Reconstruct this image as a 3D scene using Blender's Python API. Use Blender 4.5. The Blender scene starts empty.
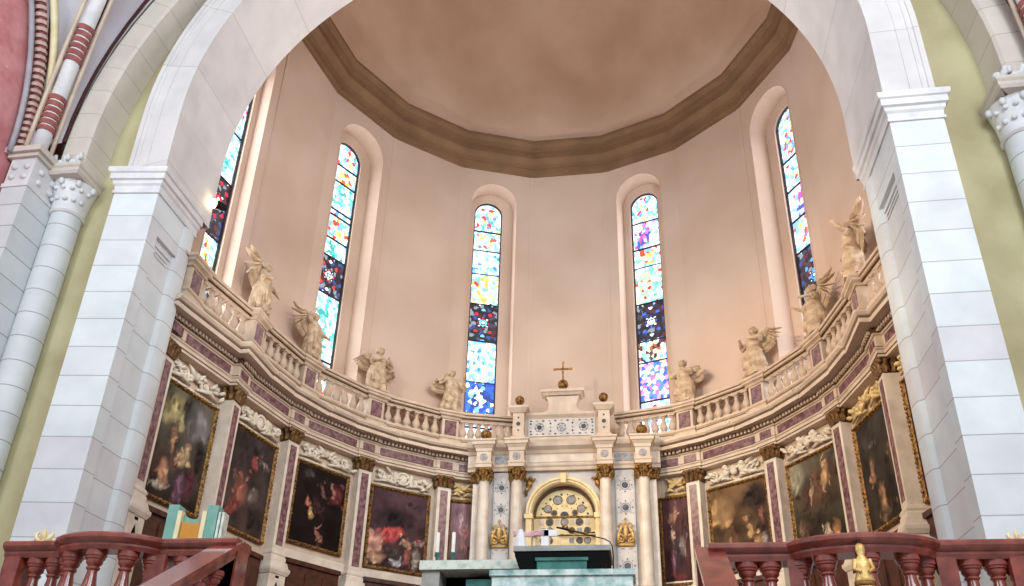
import bpy, math, random
from math import sin, cos, pi, radians as RD, hypot, atan2, sqrt, exp
from mathutils import Matrix, Vector, noise

S = bpy.context.scene
COL = S.collection

# ------------------------------------------------------------------ camera
def look_camera():
    cam = bpy.data.cameras.new('camera'); o = bpy.data.objects.new('camera', cam); COL.objects.link(o)
    yaw, pit, rol = RD(9.179), RD(26.373), RD(1.698)
    f = Vector((-sin(yaw)*cos(pit), cos(yaw)*cos(pit), sin(pit)))
    r0 = Vector((cos(yaw), sin(yaw), 0)); u0 = r0.cross(f)
    r = r0*cos(rol)+u0*sin(rol); u = u0*cos(rol)-r0*sin(rol)
    M = Matrix((r, u, -f)).transposed().to_4x4(); M.translation = Vector((1.786, -14.666, 1.6))
    o.matrix_world = M
    cam.sensor_fit = 'HORIZONTAL'; cam.sensor_width = 36; cam.lens = 36*830.44/1024
    cam.shift_y = 91/1024; cam.clip_start = .05; cam.clip_end = 300
    S.camera = o
look_camera()

# ------------------------------------------------------------------ world, lights, exposure
def srgb(r, g, b):
    f = lambda c: (c/255/12.92) if c/255 <= .04045 else ((c/255+.055)/1.055)**2.4
    return (f(r), f(g), f(b), 1)
W = bpy.data.worlds.new('nave daylight'); S.world = W; W.use_nodes = True
bg = W.node_tree.nodes['Background']; bg.inputs[0].default_value = (.86, .93, 1, 1); bg.inputs[1].default_value = .46
def area(name, loc, target, sx, sy, power, col):
    l = bpy.data.lights.new(name, 'AREA'); l.shape = 'RECTANGLE'; l.size = sx; l.size_y = sy; l.energy = power; l.color = col
    o = bpy.data.objects.new(name, l); COL.objects.link(o); o.location = loc
    o.rotation_euler = (Vector(target)-Vector(loc)).to_track_quat('-Z', 'Y').to_euler(); return o
area('nave_window_light', (5, -24, 15), (0, -2, 9), 9, 9, 1650, (.82, .94, 1))
area('nave_left_window_light', (-8.5, -15, 13), (5.5, -3, 8), 5, 7, 1000, (.82, .94, 1))
area('nave_right_fill_light', (8.5, -15, 13), (-6.5, -3, 8), 5, 7, 1150, (.82, .94, 1))  # added side fill on the pier fronts, no window modelled for it
def spot(name, loc, target, power, col, ang=80, size=.15, blend=.6):
    l = bpy.data.lights.new(name, 'SPOT'); l.energy = power; l.color = col; l.spot_size = RD(ang); l.spot_blend = blend; l.shadow_soft_size = size
    o = bpy.data.objects.new(name, l); COL.objects.link(o); o.location = loc
    o.rotation_euler = (Vector(target)-Vector(loc)).to_track_quat('-Z', 'Y').to_euler(); return o
WARM = (1, .74, .45)
spot('nave_left_spotlight_beam', (-6.8, -9.5, 10.5), (5.6, 3.0, 8.6), 6500, WARM, 44, .15, .8)
spot('nave_right_spotlight_beam', (7.0, -9.5, 10.5), (-5.4, 2.6, 8.6), 2600, (1, .93, .86), 36, .15, .5)
spot('pier_spotlight_beam', (-6.25, -2.05, 12.35), (5.0, 3.4, 9.6), 700, WARM, 75)
spot('opposite_spotlight_beam', (5.7, -2.0, 12.4), (-3.6, 4.6, 9.6), 500, (1, .80, .6), 85)
spot('left_dome_fill', (-5.4, -2.3, 8.0), (1.6, 2.2, 22), 1350, (1, .91, .82), 100, .3, 1)  # added fill without a fixture, brightens apse wall and dome
spot('right_dome_fill', (4.9, -2.3, 8.0), (-1.6, 2.2, 22), 1350, (1, .91, .82), 100, .3, 1)  # its added counterpart on the other side, also without a fixture
spot('altar_spotlight_beam', (-5.9, -2.0, 12.9), (.5, 6, 10.0), 1000, (1, .86, .7), 60)
S.view_settings.view_transform = 'Standard'; S.view_settings.look = 'None'
S.view_settings.gamma = 1; S.view_settings.use_curve_mapping = False
S.view_settings.exposure = 0.0
S.cycles.max_bounces = 8; S.cycles.diffuse_bounces = 5

# ------------------------------------------------------------------ materials
MATS = {}
def mat(name, c, rough=.6, c2=None, scale=3., metal=0., bump=0., bscale=None, detail=5, spec=.4, lo=.35, hi=.65, emit=None, clear=0.):
    if name in MATS: return MATS[name]
    m = bpy.data.materials.new(name); m.use_nodes = True; MATS[name] = m
    n = m.node_tree.nodes; L = m.node_tree.links; p = n['Principled BSDF']
    p.inputs['Roughness'].default_value = rough; p.inputs['Metallic'].default_value = metal
    p.inputs['Specular IOR Level'].default_value = spec
    if clear: p.inputs['Coat Weight'].default_value = clear; p.inputs['Coat Roughness'].default_value = .12
    c2 = c2 or tuple(int(v*.88) for v in c)
    tc = n.new('ShaderNodeTexCoord'); nz = n.new('ShaderNodeTexNoise'); nz.inputs['Scale'].default_value = scale; nz.inputs['Detail'].default_value = detail
    L.new(tc.outputs['Object'], nz.inputs['Vector'])
    r = n.new('ShaderNodeValToRGB'); r.color_ramp.elements[0].color = srgb(*c2); r.color_ramp.elements[1].color = srgb(*c)
    r.color_ramp.elements[0].position = lo; r.color_ramp.elements[1].position = hi
    L.new(nz.outputs['Fac'], r.inputs[0]); L.new(r.outputs[0], p.inputs['Base Color'])
    if bump:
        b = n.new('ShaderNodeBump'); b.inputs['Strength'].default_value = bump; b.inputs['Distance'].default_value = .03
        n2 = n.new('ShaderNodeTexNoise'); n2.inputs['Scale'].default_value = bscale or scale*4; n2.inputs['Detail'].default_value = 6
        L.new(tc.outputs['Object'], n2.inputs['Vector']); L.new(n2.outputs['Fac'], b.inputs['Height']); L.new(b.outputs[0], p.inputs['Normal'])
    if emit:
        p.inputs['Emission Color'].default_value = srgb(*emit[0]); p.inputs['Emission Strength'].default_value = emit[1]
    return m
def ashlar(name, ca, cb, cm, bw=1.3, rh=.52, mortar=.012, rough=.55, radial=None):
    """courses of dressed stone; block tint differs from block to block"""
    m = bpy.data.materials.new(name); m.use_nodes = True; MATS[name] = m
    n = m.node_tree.nodes; L = m.node_tree.links; p = n['Principled BSDF']; p.inputs['Roughness'].default_value = rough
    p.inputs['Specular IOR Level'].default_value = .35
    tc = n.new('ShaderNodeTexCoord'); sx = n.new('ShaderNodeSeparateXYZ'); L.new(tc.outputs['Object'], sx.inputs[0])
    ad = n.new('ShaderNodeMath'); ad.operation = 'ADD'; L.new(sx.outputs[0], ad.inputs[0]); L.new(sx.outputs[1], ad.inputs[1])
    cx = n.new('ShaderNodeCombineXYZ')
    if radial:
        a = n.new('ShaderNodeMath'); a.operation = 'SUBTRACT'; L.new(sx.outputs[2], a.inputs[0]); a.inputs[1].default_value = radial[1]
        b = n.new('ShaderNodeMath'); b.operation = 'SUBTRACT'; L.new(sx.outputs[0], b.inputs[0]); b.inputs[1].default_value = radial[0]
        t = n.new('ShaderNodeMath'); t.operation = 'ARCTAN2'; L.new(a.outputs[0], t.inputs[0]); L.new(b.outputs[0], t.inputs[1])
        k = n.new('ShaderNodeMath'); k.operation = 'MULTIPLY'; k.inputs[1].default_value = radial[2]; L.new(t.outputs[0], k.inputs[0])
        L.new(sx.outputs[1], cx.inputs[0]); L.new(k.outputs[0], cx.inputs[1])
    else:
        L.new(ad.outputs[0], cx.inputs[0]); L.new(sx.outputs[2], cx.inputs[1])
    br = n.new('ShaderNodeTexBrick'); L.new(cx.outputs[0], br.inputs['Vector'])
    br.inputs['Color1'].default_value = srgb(*ca); br.inputs['Color2'].default_value = srgb(*cb); br.inputs['Mortar'].default_value = srgb(*cm)
    br.inputs['Scale'].default_value = 1; br.inputs['Mortar Size'].default_value = mortar; br.inputs['Mortar Smooth'].default_value = .3
    br.inputs['Brick Width'].default_value = bw; br.inputs['Row Height'].default_value = rh
    nz = n.new('ShaderNodeTexNoise'); nz.inputs['Scale'].default_value = 1.7; nz.inputs['Detail'].default_value = 8; L.new(tc.outputs['Object'], nz.inputs['Vector'])
    mx = n.new('ShaderNodeMix'); mx.data_type = 'RGBA'; mx.blend_type = 'MULTIPLY'; mx.inputs[0].default_value = .35
    rr = n.new('ShaderNodeValToRGB'); rr.color_ramp.elements[0].position = .3; rr.color_ramp.elements[0].color = (.62, .62, .64, 1); rr.color_ramp.elements[1].position = .62
    L.new(nz.outputs['Fac'], rr.inputs[0]); L.new(br.outputs[0], mx.inputs[6]); L.new(rr.outputs[0], mx.inputs[7]); L.new(mx.outputs[2], p.inputs['Base Color'])
    bp = n.new('ShaderNodeBump'); bp.inputs['Strength'].default_value = .35; bp.inputs['Distance'].default_value = .02; bp.invert = True
    L.new(br.outputs['Fac'], bp.inputs['Height']); L.new(bp.outputs[0], p.inputs['Normal'])
    return m
def attr_mat(name, emit=0, rough=.5, spec=.3):
    m = bpy.data.materials.new(name); m.use_nodes = True; MATS[name] = m
    n = m.node_tree.nodes; L = m.node_tree.links; p = n['Principled BSDF']; a = n.new('ShaderNodeAttribute'); a.attribute_name = 'col'
    p.inputs['Roughness'].default_value = rough; p.inputs['Specular IOR Level'].default_value = spec
    if emit:
        p.inputs['Base Color'].default_value = (.02, .02, .02, 1); L.new(a.outputs[0], p.inputs['Emission Color']); p.inputs['Emission Strength'].default_value = emit
    else: L.new(a.outputs[0], p.inputs['Base Color'])
    return m
PIER = ashlar('pier stone', (222, 228, 229), (214, 210, 212), (172, 168, 170), 40, .54, .009)
NAVE = ashlar('nave column stone', (214, 217, 218), (204, 205, 207), (156, 154, 152), 40, .46, .01)
SOFF = ashlar('arch stone', (224, 220, 218), (214, 208, 207), (188, 182, 180), 80, 1.55, .008, radial=(-.375, 13.3, 6.3))
BAND = ashlar('vault arch stone', (212, 202, 190), (204, 194, 182), (172, 164, 152), 80, .6, .008, radial=(-.4, 12.2, 7.9))
WHITE = mat('white stone moulding', (226, 224, 224), .5, (206, 204, 206), 2.5, bump=.08)
YELL = mat('yellow plaster', (194, 184, 146), .85, (172, 160, 122), .9, bump=.12, bscale=9)
PLAS = mat('apse plaster', (206, 182, 166), .85, (194, 168, 150), .45, bump=.08, bscale=6)
DOME = mat('dome plaster', (216, 188, 170), .85, (198, 166, 146), .5, bump=.12, bscale=3)
OCHR = mat('ochre cornice plaster', (134, 104, 78), .8, (118, 90, 66), 1.2, bump=.1)
MARB = mat('cream marble', (212, 192, 172), .4, (196, 175, 156), 3, bump=.05)
GRYW = mat('pale grey marble', (212, 204, 198), .4, (194, 186, 182), 3)
MARW = mat('white marble', (226, 212, 196), .35, (204, 188, 172), 3)
BALM = mat('balustrade marble', (206, 184, 162), .45, (188, 166, 146), 4, bump=.05)
PURP = mat('purple marble', (150, 112, 114), .25, (90, 58, 64), 9, detail=9, lo=.38, hi=.72)
GOLD = mat('old gilding', (166, 120, 60), .5, (62, 40, 20), 16, metal=.5, bump=.5, bscale=30)
GOLB = mat('bright gilding', (238, 216, 168), .5, (224, 194, 138), 8, metal=.1, bump=.12, bscale=20)
GOLM = mat('pale gilding', (238, 202, 132), .45, (186, 138, 74), 12, metal=.35, bump=.3, bscale=30)
GOLC = mat('darkened gilding', (142, 102, 58), .55, (66, 44, 26), 14, metal=.35, bump=.5, bscale=30)
BROL = mat('shadow line brown', (112, 78, 48), .6, (80, 54, 32), 9, metal=.2)  # shade put into colour: dark strips drawn as shadow lines
BRON = mat('gilded bronze', (186, 140, 76), .4, (130, 92, 48), 12, metal=.6)
STAT = mat('statue stone', (204, 180, 152), .7, (160, 132, 106), 6, bump=.25, bscale=26)
STUC = mat('white stucco', (232, 222, 206), .6, (206, 192, 172), 8, bump=.2, bscale=20)
STUY = mat('yellowed stucco', (228, 204, 150), .6, (196, 166, 108), 8, bump=.2, bscale=20)
REDM = mat('red marble', (148, 70, 58), .22, (112, 46, 40), 7, detail=9, spec=.6, clear=.7)
REDP = mat('red paint with stars', (214, 150, 150), .85, (194, 118, 122), 3)
WEBM = mat('vault plaster', (214, 208, 212), .85, (198, 190, 196), .8)
RIBR = mat('red brick rib', (160, 92, 86), .7, (132, 70, 66), 8)
LINE = mat('dark red painted line', (88, 44, 44), .8, (70, 34, 36), 5)
DWOOD = mat('dark stall wood', (84, 44, 30), .45, (50, 24, 17), 6, detail=8)
BLACK = mat('black marble', (10, 10, 11), .6, (6, 6, 7), 6, spec=.08)
DARKM = mat('dark grey marble inlay', (84, 84, 90), .3, (46, 46, 52), 14)
GREYM = mat('grey marble inlay', (168, 166, 170), .3, (128, 126, 132), 14)
GREEN = mat('green marble', (220, 228, 224), .3, (104, 152, 148), 5, detail=12, lo=.36, hi=.6)
GREEP = mat('plain green marble', (70, 124, 114), .25, (48, 100, 92), 6)
PALEG = mat('pale green marble', (222, 222, 210), .3, (172, 188, 174), 9, detail=10, lo=.32, hi=.52)
GREYS = mat('grey stone slab', (168, 164, 158), .4, (144, 140, 134), 5)
CLOTH = mat('white linen', (240, 238, 238), .9, (226, 222, 224), 5)
PINK = mat('pink cloth', (222, 176, 178), .9, (204, 150, 154), 5)
CREAM = mat('cream paint', (240, 228, 190), .5, (226, 208, 160), 5)
TEAL = mat('teal paint', (132, 178, 164), .5, (108, 158, 144), 4)
ORAN = mat('orange paint', (214, 150, 52), .55, (196, 128, 38), 4)
WAX = mat('candle wax', (244, 240, 226), .5, (232, 226, 208), 6)
METB = mat('black metal', (34, 32, 34), .4, (22, 20, 22), 8, metal=.6)
LEAD = mat('lead and stone window frame', (66, 62, 66), .7, (48, 46, 50), 5)
BULB = mat('lit lamp lens', (255, 236, 200), .4, None, 3, emit=((255, 226, 170), 14))
SKYP = mat('white lit window pane', (235, 244, 250), .4, None, 3, emit=((226, 240, 250), 1.0))
FLOR = mat('presbytery floor marble', (170, 150, 140), .35, (136, 112, 104), 2)
NFLO = mat('nave floor marble', (186, 176, 166), .35, (160, 148, 138), 2)
GLASS = attr_mat('stained glass', 2.1, .3)
CANV = attr_mat('oil painting', 0, .5, .06)
def stars():
    n = REDP.node_tree.nodes; L = REDP.node_tree.links; p = n['Principled BSDF']; src = p.inputs['Base Color'].links[0].from_socket
    v = n.new('ShaderNodeTexVoronoi'); v.inputs['Scale'].default_value = 4.5; v.inputs['Randomness'].default_value = .35
    tc = [x for x in n if x.type == 'TEX_COORD'][0]; L.new(tc.outputs['Object'], v.inputs['Vector'])
    r = n.new('ShaderNodeValToRGB'); r.color_ramp.elements[0].position = .16; r.color_ramp.elements[0].color = (1, 1, 1, 1); r.color_ramp.elements[1].position = .26; r.color_ramp.elements[1].color = (0, 0, 0, 1)
    L.new(v.outputs['Distance'], r.inputs[0]); mx = n.new('ShaderNodeMix'); mx.data_type = 'RGBA'
    L.new(r.outputs[0], mx.inputs[0]); L.new(src, mx.inputs[6]); mx.inputs[7].default_value = srgb(246, 214, 198); L.new(mx.outputs[2], p.inputs['Base Color'])
stars()

# ------------------------------------------------------------------ mesh builder
I4 = Matrix.Identity(4)
class MB:
    def __init__(s): s.v = []; s.f = []; s.m = []
    def add(s, vs, fs, mi=0, M=None):
        o = len(s.v)
        s.v += [tuple(M @ Vector(v)) for v in vs] if M is not None else [tuple(v) for v in vs]
        s.f += [tuple(i+o for i in f) for f in fs]; s.m += [mi]*len(fs); return s
    def box(s, x0, x1, y0, y1, z0, z1, mi=0, M=None, tx=0., ty=0.):
        """tx/ty: how much the top is drawn in on each side"""
        vs = [(x0, y0, z0), (x1, y0, z0), (x1, y1, z0), (x0, y1, z0), (x0+tx, y0+ty, z1), (x1-tx, y0+ty, z1), (x1-tx, y1-ty, z1), (x0+tx, y1-ty, z1)]
        return s.add(vs, [(3, 2, 1, 0), (4, 5, 6, 7), (0, 1, 5, 4), (1, 2, 6, 5), (2, 3, 7, 6), (3, 0, 4, 7)], mi, M)
    def prism(s, poly, y0, y1, mi=0, M=None):
        n = len(poly); vs = [(x, y0, z) for x, z in poly]+[(x, y1, z) for x, z in poly]
        return s.add(vs, [tuple(range(n)), tuple(range(2*n-1, n-1, -1))]+[(i, i+n, (i+1) % n+n, (i+1) % n) for i in range(n)], mi, M)
    def extr(s, poly, z0, z1, mi=0, M=None):
        n = len(poly); vs = [(x, y, z0) for x, y in poly]+[(x, y, z1) for x, y in poly]
        return s.add(vs, [tuple(range(n-1, -1, -1)), tuple(range(n, 2*n))]+[(i, (i+1) % n, (i+1) % n+n, i+n) for i in range(n)], mi, M)
    def lathe(s, prof, seg=16, mi=0, M=None, a0=0., a1=2*pi):
        full = abs(a1-a0-2*pi) < 1e-6; k = seg if full else seg+1; vs = []; fs = []
        for r, z in prof:
            for i in range(k):
                a = a0+(a1-a0)*i/seg; vs.append((r*cos(a), r*sin(a), z))
        for j in range(len(prof)-1):
            for i in range(seg):
                b = (i+1) % k; fs.append((j*k+i, j*k+b, (j+1)*k+b, (j+1)*k+i))
        if full:
            if prof[0][0] > 1e-5: fs.append(tuple(range(k-1, -1, -1)))
            if prof[-1][0] > 1e-5: fs.append(tuple(range((len(prof)-1)*k, len(prof)*k)))
        return s.add(vs, fs, mi, M)
    def tube(s, pts, rad, seg=6, mi=0, M=None, flat=1.):
        pts = [Vector(p) for p in pts]; n = len(pts)
        if not hasattr(rad, '__len__'): rad = [rad]*n
        vs = []; fs = []; t0 = (pts[1]-pts[0]).normalized(); up = Vector((0, 0, 1)) if abs(t0.z) < .9 else Vector((0, 1, 0)); u = t0.cross(up).normalized()
        for i, p in enumerate(pts):
            t = (pts[min(i+1, n-1)]-pts[max(i-1, 0)]).normalized(); u = (u-t*u.dot(t)).normalized(); w = t.cross(u)
            for j in range(seg):
                a = 2*pi*j/seg; vs.append(p+(u*cos(a)+w*sin(a)*flat)*rad[i])
        for i in range(n-1):
            for j in range(seg):
                b = (j+1) % seg; fs.append((i*seg+j, i*seg+b, (i+1)*seg+b, (i+1)*seg+j))
        fs += [tuple(range(seg-1, -1, -1)), tuple(range((n-1)*seg, n*seg))]
        return s.add(vs, fs, mi, M)
    def ball(s, c, r, mi=0, M=None, seg=10, rings=7, rot=None):
        r = r if hasattr(r, '__len__') else (r, r, r); vs = []; fs = []
        T = Matrix.Translation(Vector(c)) @ (rot.to_4x4() if rot is not None else I4)
        if M is not None: T = M @ T
        vs.append((0, 0, -r[2]))
        for j in range(1, rings):
            b = -pi/2+pi*j/rings
            for i in range(seg):
                a = 2*pi*i/seg; vs.append((r[0]*cos(b)*cos(a), r[1]*cos(b)*sin(a), r[2]*sin(b)))
        vs.append((0, 0, r[2])); k = len(vs)-1
        for i in range(seg):
            b = (i+1) % seg; fs.append((0, 1+b, 1+i)); fs.append((k, k-seg+i, k-seg+b))
            for j in range(rings-2): fs.append((1+j*seg+i, 1+j*seg+b, 1+(j+1)*seg+b, 1+(j+1)*seg+i))
        return s.add(vs, fs, mi, T)
    def sweep(s, path, prof, mi=0, M=None, cap=True, mat_of=None):
        """closed profile [(out, z)] along an open plan path; 'out' is to the right of the direction of travel"""
        P = [Vector((p[0], p[1])) for p in path]; n = len(P); k = len(prof); vs = []; fs = []; ms = []
        for i in range(n):
            d0 = (P[i]-P[i-1]).normalized() if i else None; d1 = (P[i+1]-P[i]).normalized() if i < n-1 else None
            d0 = d0 if d0 is not None else d1; d1 = d1 if d1 is not None else d0
            n0 = Vector((d0.y, -d0.x)); n1 = Vector((d1.y, -d1.x)); b = (n0+n1)
            b = b.normalized() if b.length > 1e-6 else n0; q = max(.25, b.dot(n0)); b = b/q
            for o, z in prof: vs.append((P[i].x+b.x*o, P[i].y+b.y*o, z))
        for i in range(n-1):
            for j in range(k):
                c = (j+1) % k; fs.append((i*k+j, (i+1)*k+j, (i+1)*k+c, i*k+c))
        if cap: fs += [tuple(range(k)), tuple(range(n*k-1, (n-1)*k-1, -1))]
        return s.add(vs, fs, mi, M)
    def build(s, name, mats, parent=None, smooth=False, angle=None):
        me = bpy.data.meshes.new(name); me.from_pydata(s.v, [], s.f)
        for m in (mats if isinstance(mats, (list, tuple)) else [mats]): me.materials.append(m)
        me.polygons.foreach_set('material_index', s.m)
        import bmesh
        b = bmesh.new(); b.from_mesh(me); bmesh.ops.recalc_face_normals(b, faces=b.faces); b.to_mesh(me); b.free()
        if smooth:
            me.polygons.foreach_set('use_smooth', [True]*len(me.polygons))
            if angle: me.set_sharp_from_angle(angle=RD(angle))
        o = bpy.data.objects.new(name, me); COL.objects.link(o)
        if parent is not None: o.parent = parent
        return o
def tag(o, label, cat, group=None):
    o['label'] = label; o['category'] = cat
    if group: o['group'] = group
    return o
def struct(o): o['kind'] = 'structure'; return o
def thing(name, label, cat, M=I4, group=None):
    o = bpy.data.objects.new(name, None); COL.objects.link(o); o.empty_display_size = .1; o.matrix_world = M
    return tag(o, label, cat, group)
def dup(root, M, label):
    r = root.copy(); COL.objects.link(r); r.matrix_world = M; r['label'] = label
    for ch in root.children:
        c = ch.copy(); COL.objects.link(c); c.parent = r
        for g in ch.children:
            d = g.copy(); COL.objects.link(d); d.parent = c
    return r
def place(x, y, z, rz=0): return Matrix.Translation((x, y, z)) @ Matrix.Rotation(rz, 4, 'Z')

# ------------------------------------------------------------------ apse plan: bays of 20 degrees, one straight bay at each end
BAY = RD(20); ENDY = -2.08
def ringv(R, k):
    if abs(k) > 5: return (math.copysign(R+.38, k), ENDY)
    return (R*sin(k*BAY), R*cos(k*BAY))
def bayF(k, R, z=0):
    """frame of bay k: x along the bay, y outwards; origin mid-bay on the chord of the ring of radius R"""
    if abs(k) == 5:
        a, b = Vector(ringv(R, k-.5)), Vector(ringv(R, k+.5)); c = (a+b)/2; d = b-a
        return Matrix.Translation((c.x, c.y, z)) @ Matrix.Rotation(atan2(d.y, d.x), 4, 'Z')
    D = R*cos(BAY/2); a = k*BAY
    return Matrix.Translation((D*sin(a), D*cos(a), z)) @ Matrix.Rotation(-a, 4, 'Z')
def vertF(k, R, z=0):
    x, y = ringv(R, k); a = math.copysign(pi/2, k) if abs(k) > 4 else k*BAY
    return Matrix.Translation((x, y, z)) @ Matrix.Rotation(-a, 4, 'Z')
def halfbay(k, R): return (Vector(ringv(R, k-.5))-Vector(ringv(R, k+.5))).length/2
ORD = ['', 'first', 'second', 'third', 'fourth', 'fifth', 'sixth']
def side(k): return 'left' if k < 0 else 'right'

# ------------------------------------------------------------------ setting: floors, front wall, apse wall, dome
m = MB(); m.box(-30, 30, -40, -7.3, -.3, 0); struct(m.build('floor', NFLO))
m = MB(); m.box(-9.2, 9.2, -7.2, 8, -.3, 2.7); m.box(-3.6, 4.2, -5.2, 5.2, 2.7, 3.1); m.box(-2.8, 3.4, -4.2, 5.2, 3.1, 3.5)
struct(m.build('floor_presbytery', FLOR))
m = MB()
for i in range(15):                                   # stairs from the nave up to the presbytery
    m.box(-2.3, 2.6, -7.2-.3*(15-i), -7.2, 0, 2.7*(i+.5)/15)
struct(m.build('floor_stairs', FLOR))

XC, ZC, RI = -.325, 13.3, 6.315
yfront = lambda x: -3.86-(x-XC)*.0225
def arch_pts(r, n=40, z0=11.82, cx=XC, cz=ZC):
    return [(cx-r, z0)]+[(cx-r*cos(pi*i/n), cz+r*sin(pi*i/n)) for i in range(n+1)]+[(cx+r, z0)]
# front (yellow) wall with the opening
m = MB(); YW, YB, X0, X1, ZT = -3.5, -2.02, -9.3, 8.9, 28
ap = arch_pts(RI+.35, 40, 0)
for y in (YW, YB):
    vs = [(X0, y, 0), (X0, y, ZT), (X1, y, ZT), (X1, y, 0)]+[(x, y, z) for x, z in ap]
    k = len(ap); fs = [(0, 4, 5, 1)]
    top = 21  # centre index
    vs2 = list(vs)
    for i in range(1, k-2):
        x0, z0 = ap[i]; x1, z1 = ap[i+1]
        o = len(vs2); vs2 += [(x0, y, z0), (x1, y, z1), (x1, y, ZT), (x0, y, ZT)]; fs.append((o, o+1, o+2, o+3))
    o = len(vs2); vs2 += [(X0, y, ap[1][1]), (ap[1][0], y, ap[1][1]), (ap[1][0], y, ZT), (X0, y, ZT)]; fs[0] = (o, o+1, o+2, o+3)
    o = len(vs2); vs2 += [(X0, y, 0), (ap[0][0], y, 0), (ap[1][0], y, ap[1][1]), (X0, y, ap[1][1])]; fs.append((o, o+1, o+2, o+3))
    o = len(vs2); vs2 += [(ap[-2][0], y, ap[-2][1]), (X1, y, ap[-2][1]), (X1, y, ZT), (ap[-2][0], y, ZT)]; fs.append((o, o+1, o+2, o+3))
    o = len(vs2); vs2 += [(ap[-1][0], y, 0), (X1, y, 0), (X1, y, ap[-2][1]), (ap[-2][0], y, ap[-2][1])]; fs.append((o, o+1, o+2, o+3))
    m.add(vs2, fs)
struct(m.build('wall_front', YELL))

# apse wall: facets meet at the half-numbered vertices; windows on the odd facets
RW = 6.80; WZ0, WZ1 = 2.7, 21.6
NICHE = {}
def facet(mb, k, hole=None):
    F = bayF(k, RW); h = halfbay(k, RW)
    if hole is None:
        mb.add([(-h, 0, WZ0), (h, 0, WZ0), (h, 0, WZ1), (-h, 0, WZ1)], [(0, 1, 2, 3)], 0, F); return
    u0, hw, zb, zs, dep, gw, gzs, gu = hole
    N = 16; arc = [(u0-hw*cos(pi*i/N), zs+hw*sin(pi*i/N)) for i in range(N+1)]
    q = lambda a, b, c, d: mb.add([(a, 0, b), (c, 0, b), (c, 0, d), (a, 0, d)], [(0, 1, 2, 3)], 0, F)
    q(-h, WZ0, u0-hw, WZ1); q(u0+hw, WZ0, h, WZ1); q(u0-hw, WZ0, u0+hw, zb)
    for i in range(N):
        (a, za), (b, zb2) = arc[i], arc[i+1]
        mb.add([(a, 0, za), (b, 0, zb2), (b, 0, WZ1), (a, 0, WZ1)], [(0, 1, 2, 3)], 0, F)
    out = [(u0-hw, zb)]+arc+[(u0+hw, zb)]
    garc = [(gu-gw*cos(pi*i/N), gzs+gw*sin(pi*i/N)) for i in range(N+1)]; inn = [(gu-gw, zb)]+garc+[(gu+gw, zb)]
    n = len(out)
    mb.add([(x, 0, z) for x, z in out]+[(x, dep, z) for x, z in out], [(i, i+1, i+1+n, i+n) for i in range(n-1)]+[(0, n, 2*n-1, n-1)], 0, F)
    mb.add([(x, dep, z) for x, z in out]+[(x, dep, z) for x, z in inn], [(i, i+1, i+1+n, i+n) for i in range(n-1)], 0, F)
    mb.add([(x, dep, z) for x, z in inn]+[(x, dep+.16, z) for x, z in inn], [(i, i+1, i+1+n, i+n) for i in range(n-1)], 0, F)
    # flat raised band around the niche
    bo = [(u0-hw-.035, zb)]+[(u0-(hw+.035)*cos(pi*i/N), zs+(hw+.035)*sin(pi*i/N)) for i in range(N+1)]+[(u0+hw+.035, zb)]
    mb.add([(x, -.012, z) for x, z in out]+[(x, -.012, z) for x, z in bo]+[(x, 0, z) for x, z in bo]+[(x, 0, z) for x, z in out],
           [(i, i+1, i+1+n, i+n) for i in range(n-1)]+[(i+n, i+1+n, i+1+2*n, i+2*n) for i in range(n-1)]+[(i, i+1, i+1+3*n, i+3*n) for i in range(n-1)], 0, F)
HOLES = {-1: (-.05, .72, 8.9, 18.67, .55, .46, 18.61, -.14), 1: (-.08, .72, 8.9, 18.67, .55, .46, 18.61, -.10), -3: (.0, .80, 8.9, 18.6, .55, .50, 18.55, -.06),
         3: (.0, .80, 8.9, 18.6, .55, .50, 18.55, .06), -5: (.15, .55, 8.9, 17.9, .30, .32, 17.75, .2), 5: (-.15, .55, 8.9, 17.9, .30, .32, 17.75, -.2)}
m = MB()
for k in range(-5, 6): facet(m, k, HOLES.get(k))
struct(m.build('wall_apse', PLAS))
# the thin vertical strips at the corners of the facets
m = MB()
for k in (-4.5, -2.5, 2.5, 4.5, -.5, .5):
    F = vertF(k, RW); m.box(-.06, .06, -.02, .06, 9.5, 19.95, 0, F)
struct(m.build('trim_1', PLAS))
# cornice under the dome
pc = [(-.05, 19.9), (.03, 19.9), (.04, 19.98), (.10, 20.0), (.10, 20.16), (.16, 20.17), (.17, 20.22), (.14, 20.24), (.22, 20.30), (.30, 20.40), (.34, 20.42), (.34, 20.47), (.31, 20.49), (.31, 20.62), (.42, 20.64), (.44, 20.78), (.50, 20.86), (.55, 20.88), (.55, 20.99), (.48, 21.02), (.40, 21.1), (-.05, 21.1)]
m = MB(); m.sweep([ringv(RW, k-.5) for k in range(-5, 7)], pc); struct(m.build('trim_2', OCHR))
# dome
m = MB(); vs = []; fs = []; RD_, ZD = 6.5, 21.05; NA, NB = 48, 20
for j in range(NB+1):
    b = pi/2*j/NB
    row = [(-RD_*cos(b), -2.1)]+[(-RD_*cos(b)*cos(pi*i/NA), RD_*cos(b)*sin(pi*i/NA)) for i in range(NA+1)]+[(RD_*cos(b), -2.1)]
    vs += [(x, y, ZD+RD_*sin(b)) for x, y in row]
k = NA+3
for j in range(NB):
    for i in range(k-1): fs.append((j*k+i, j*k+i+1, (j+1)*k+i+1, (j+1)*k+i))
m.add(vs, fs); struct(m.build('ceiling_dome', DOME, smooth=True))

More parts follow.
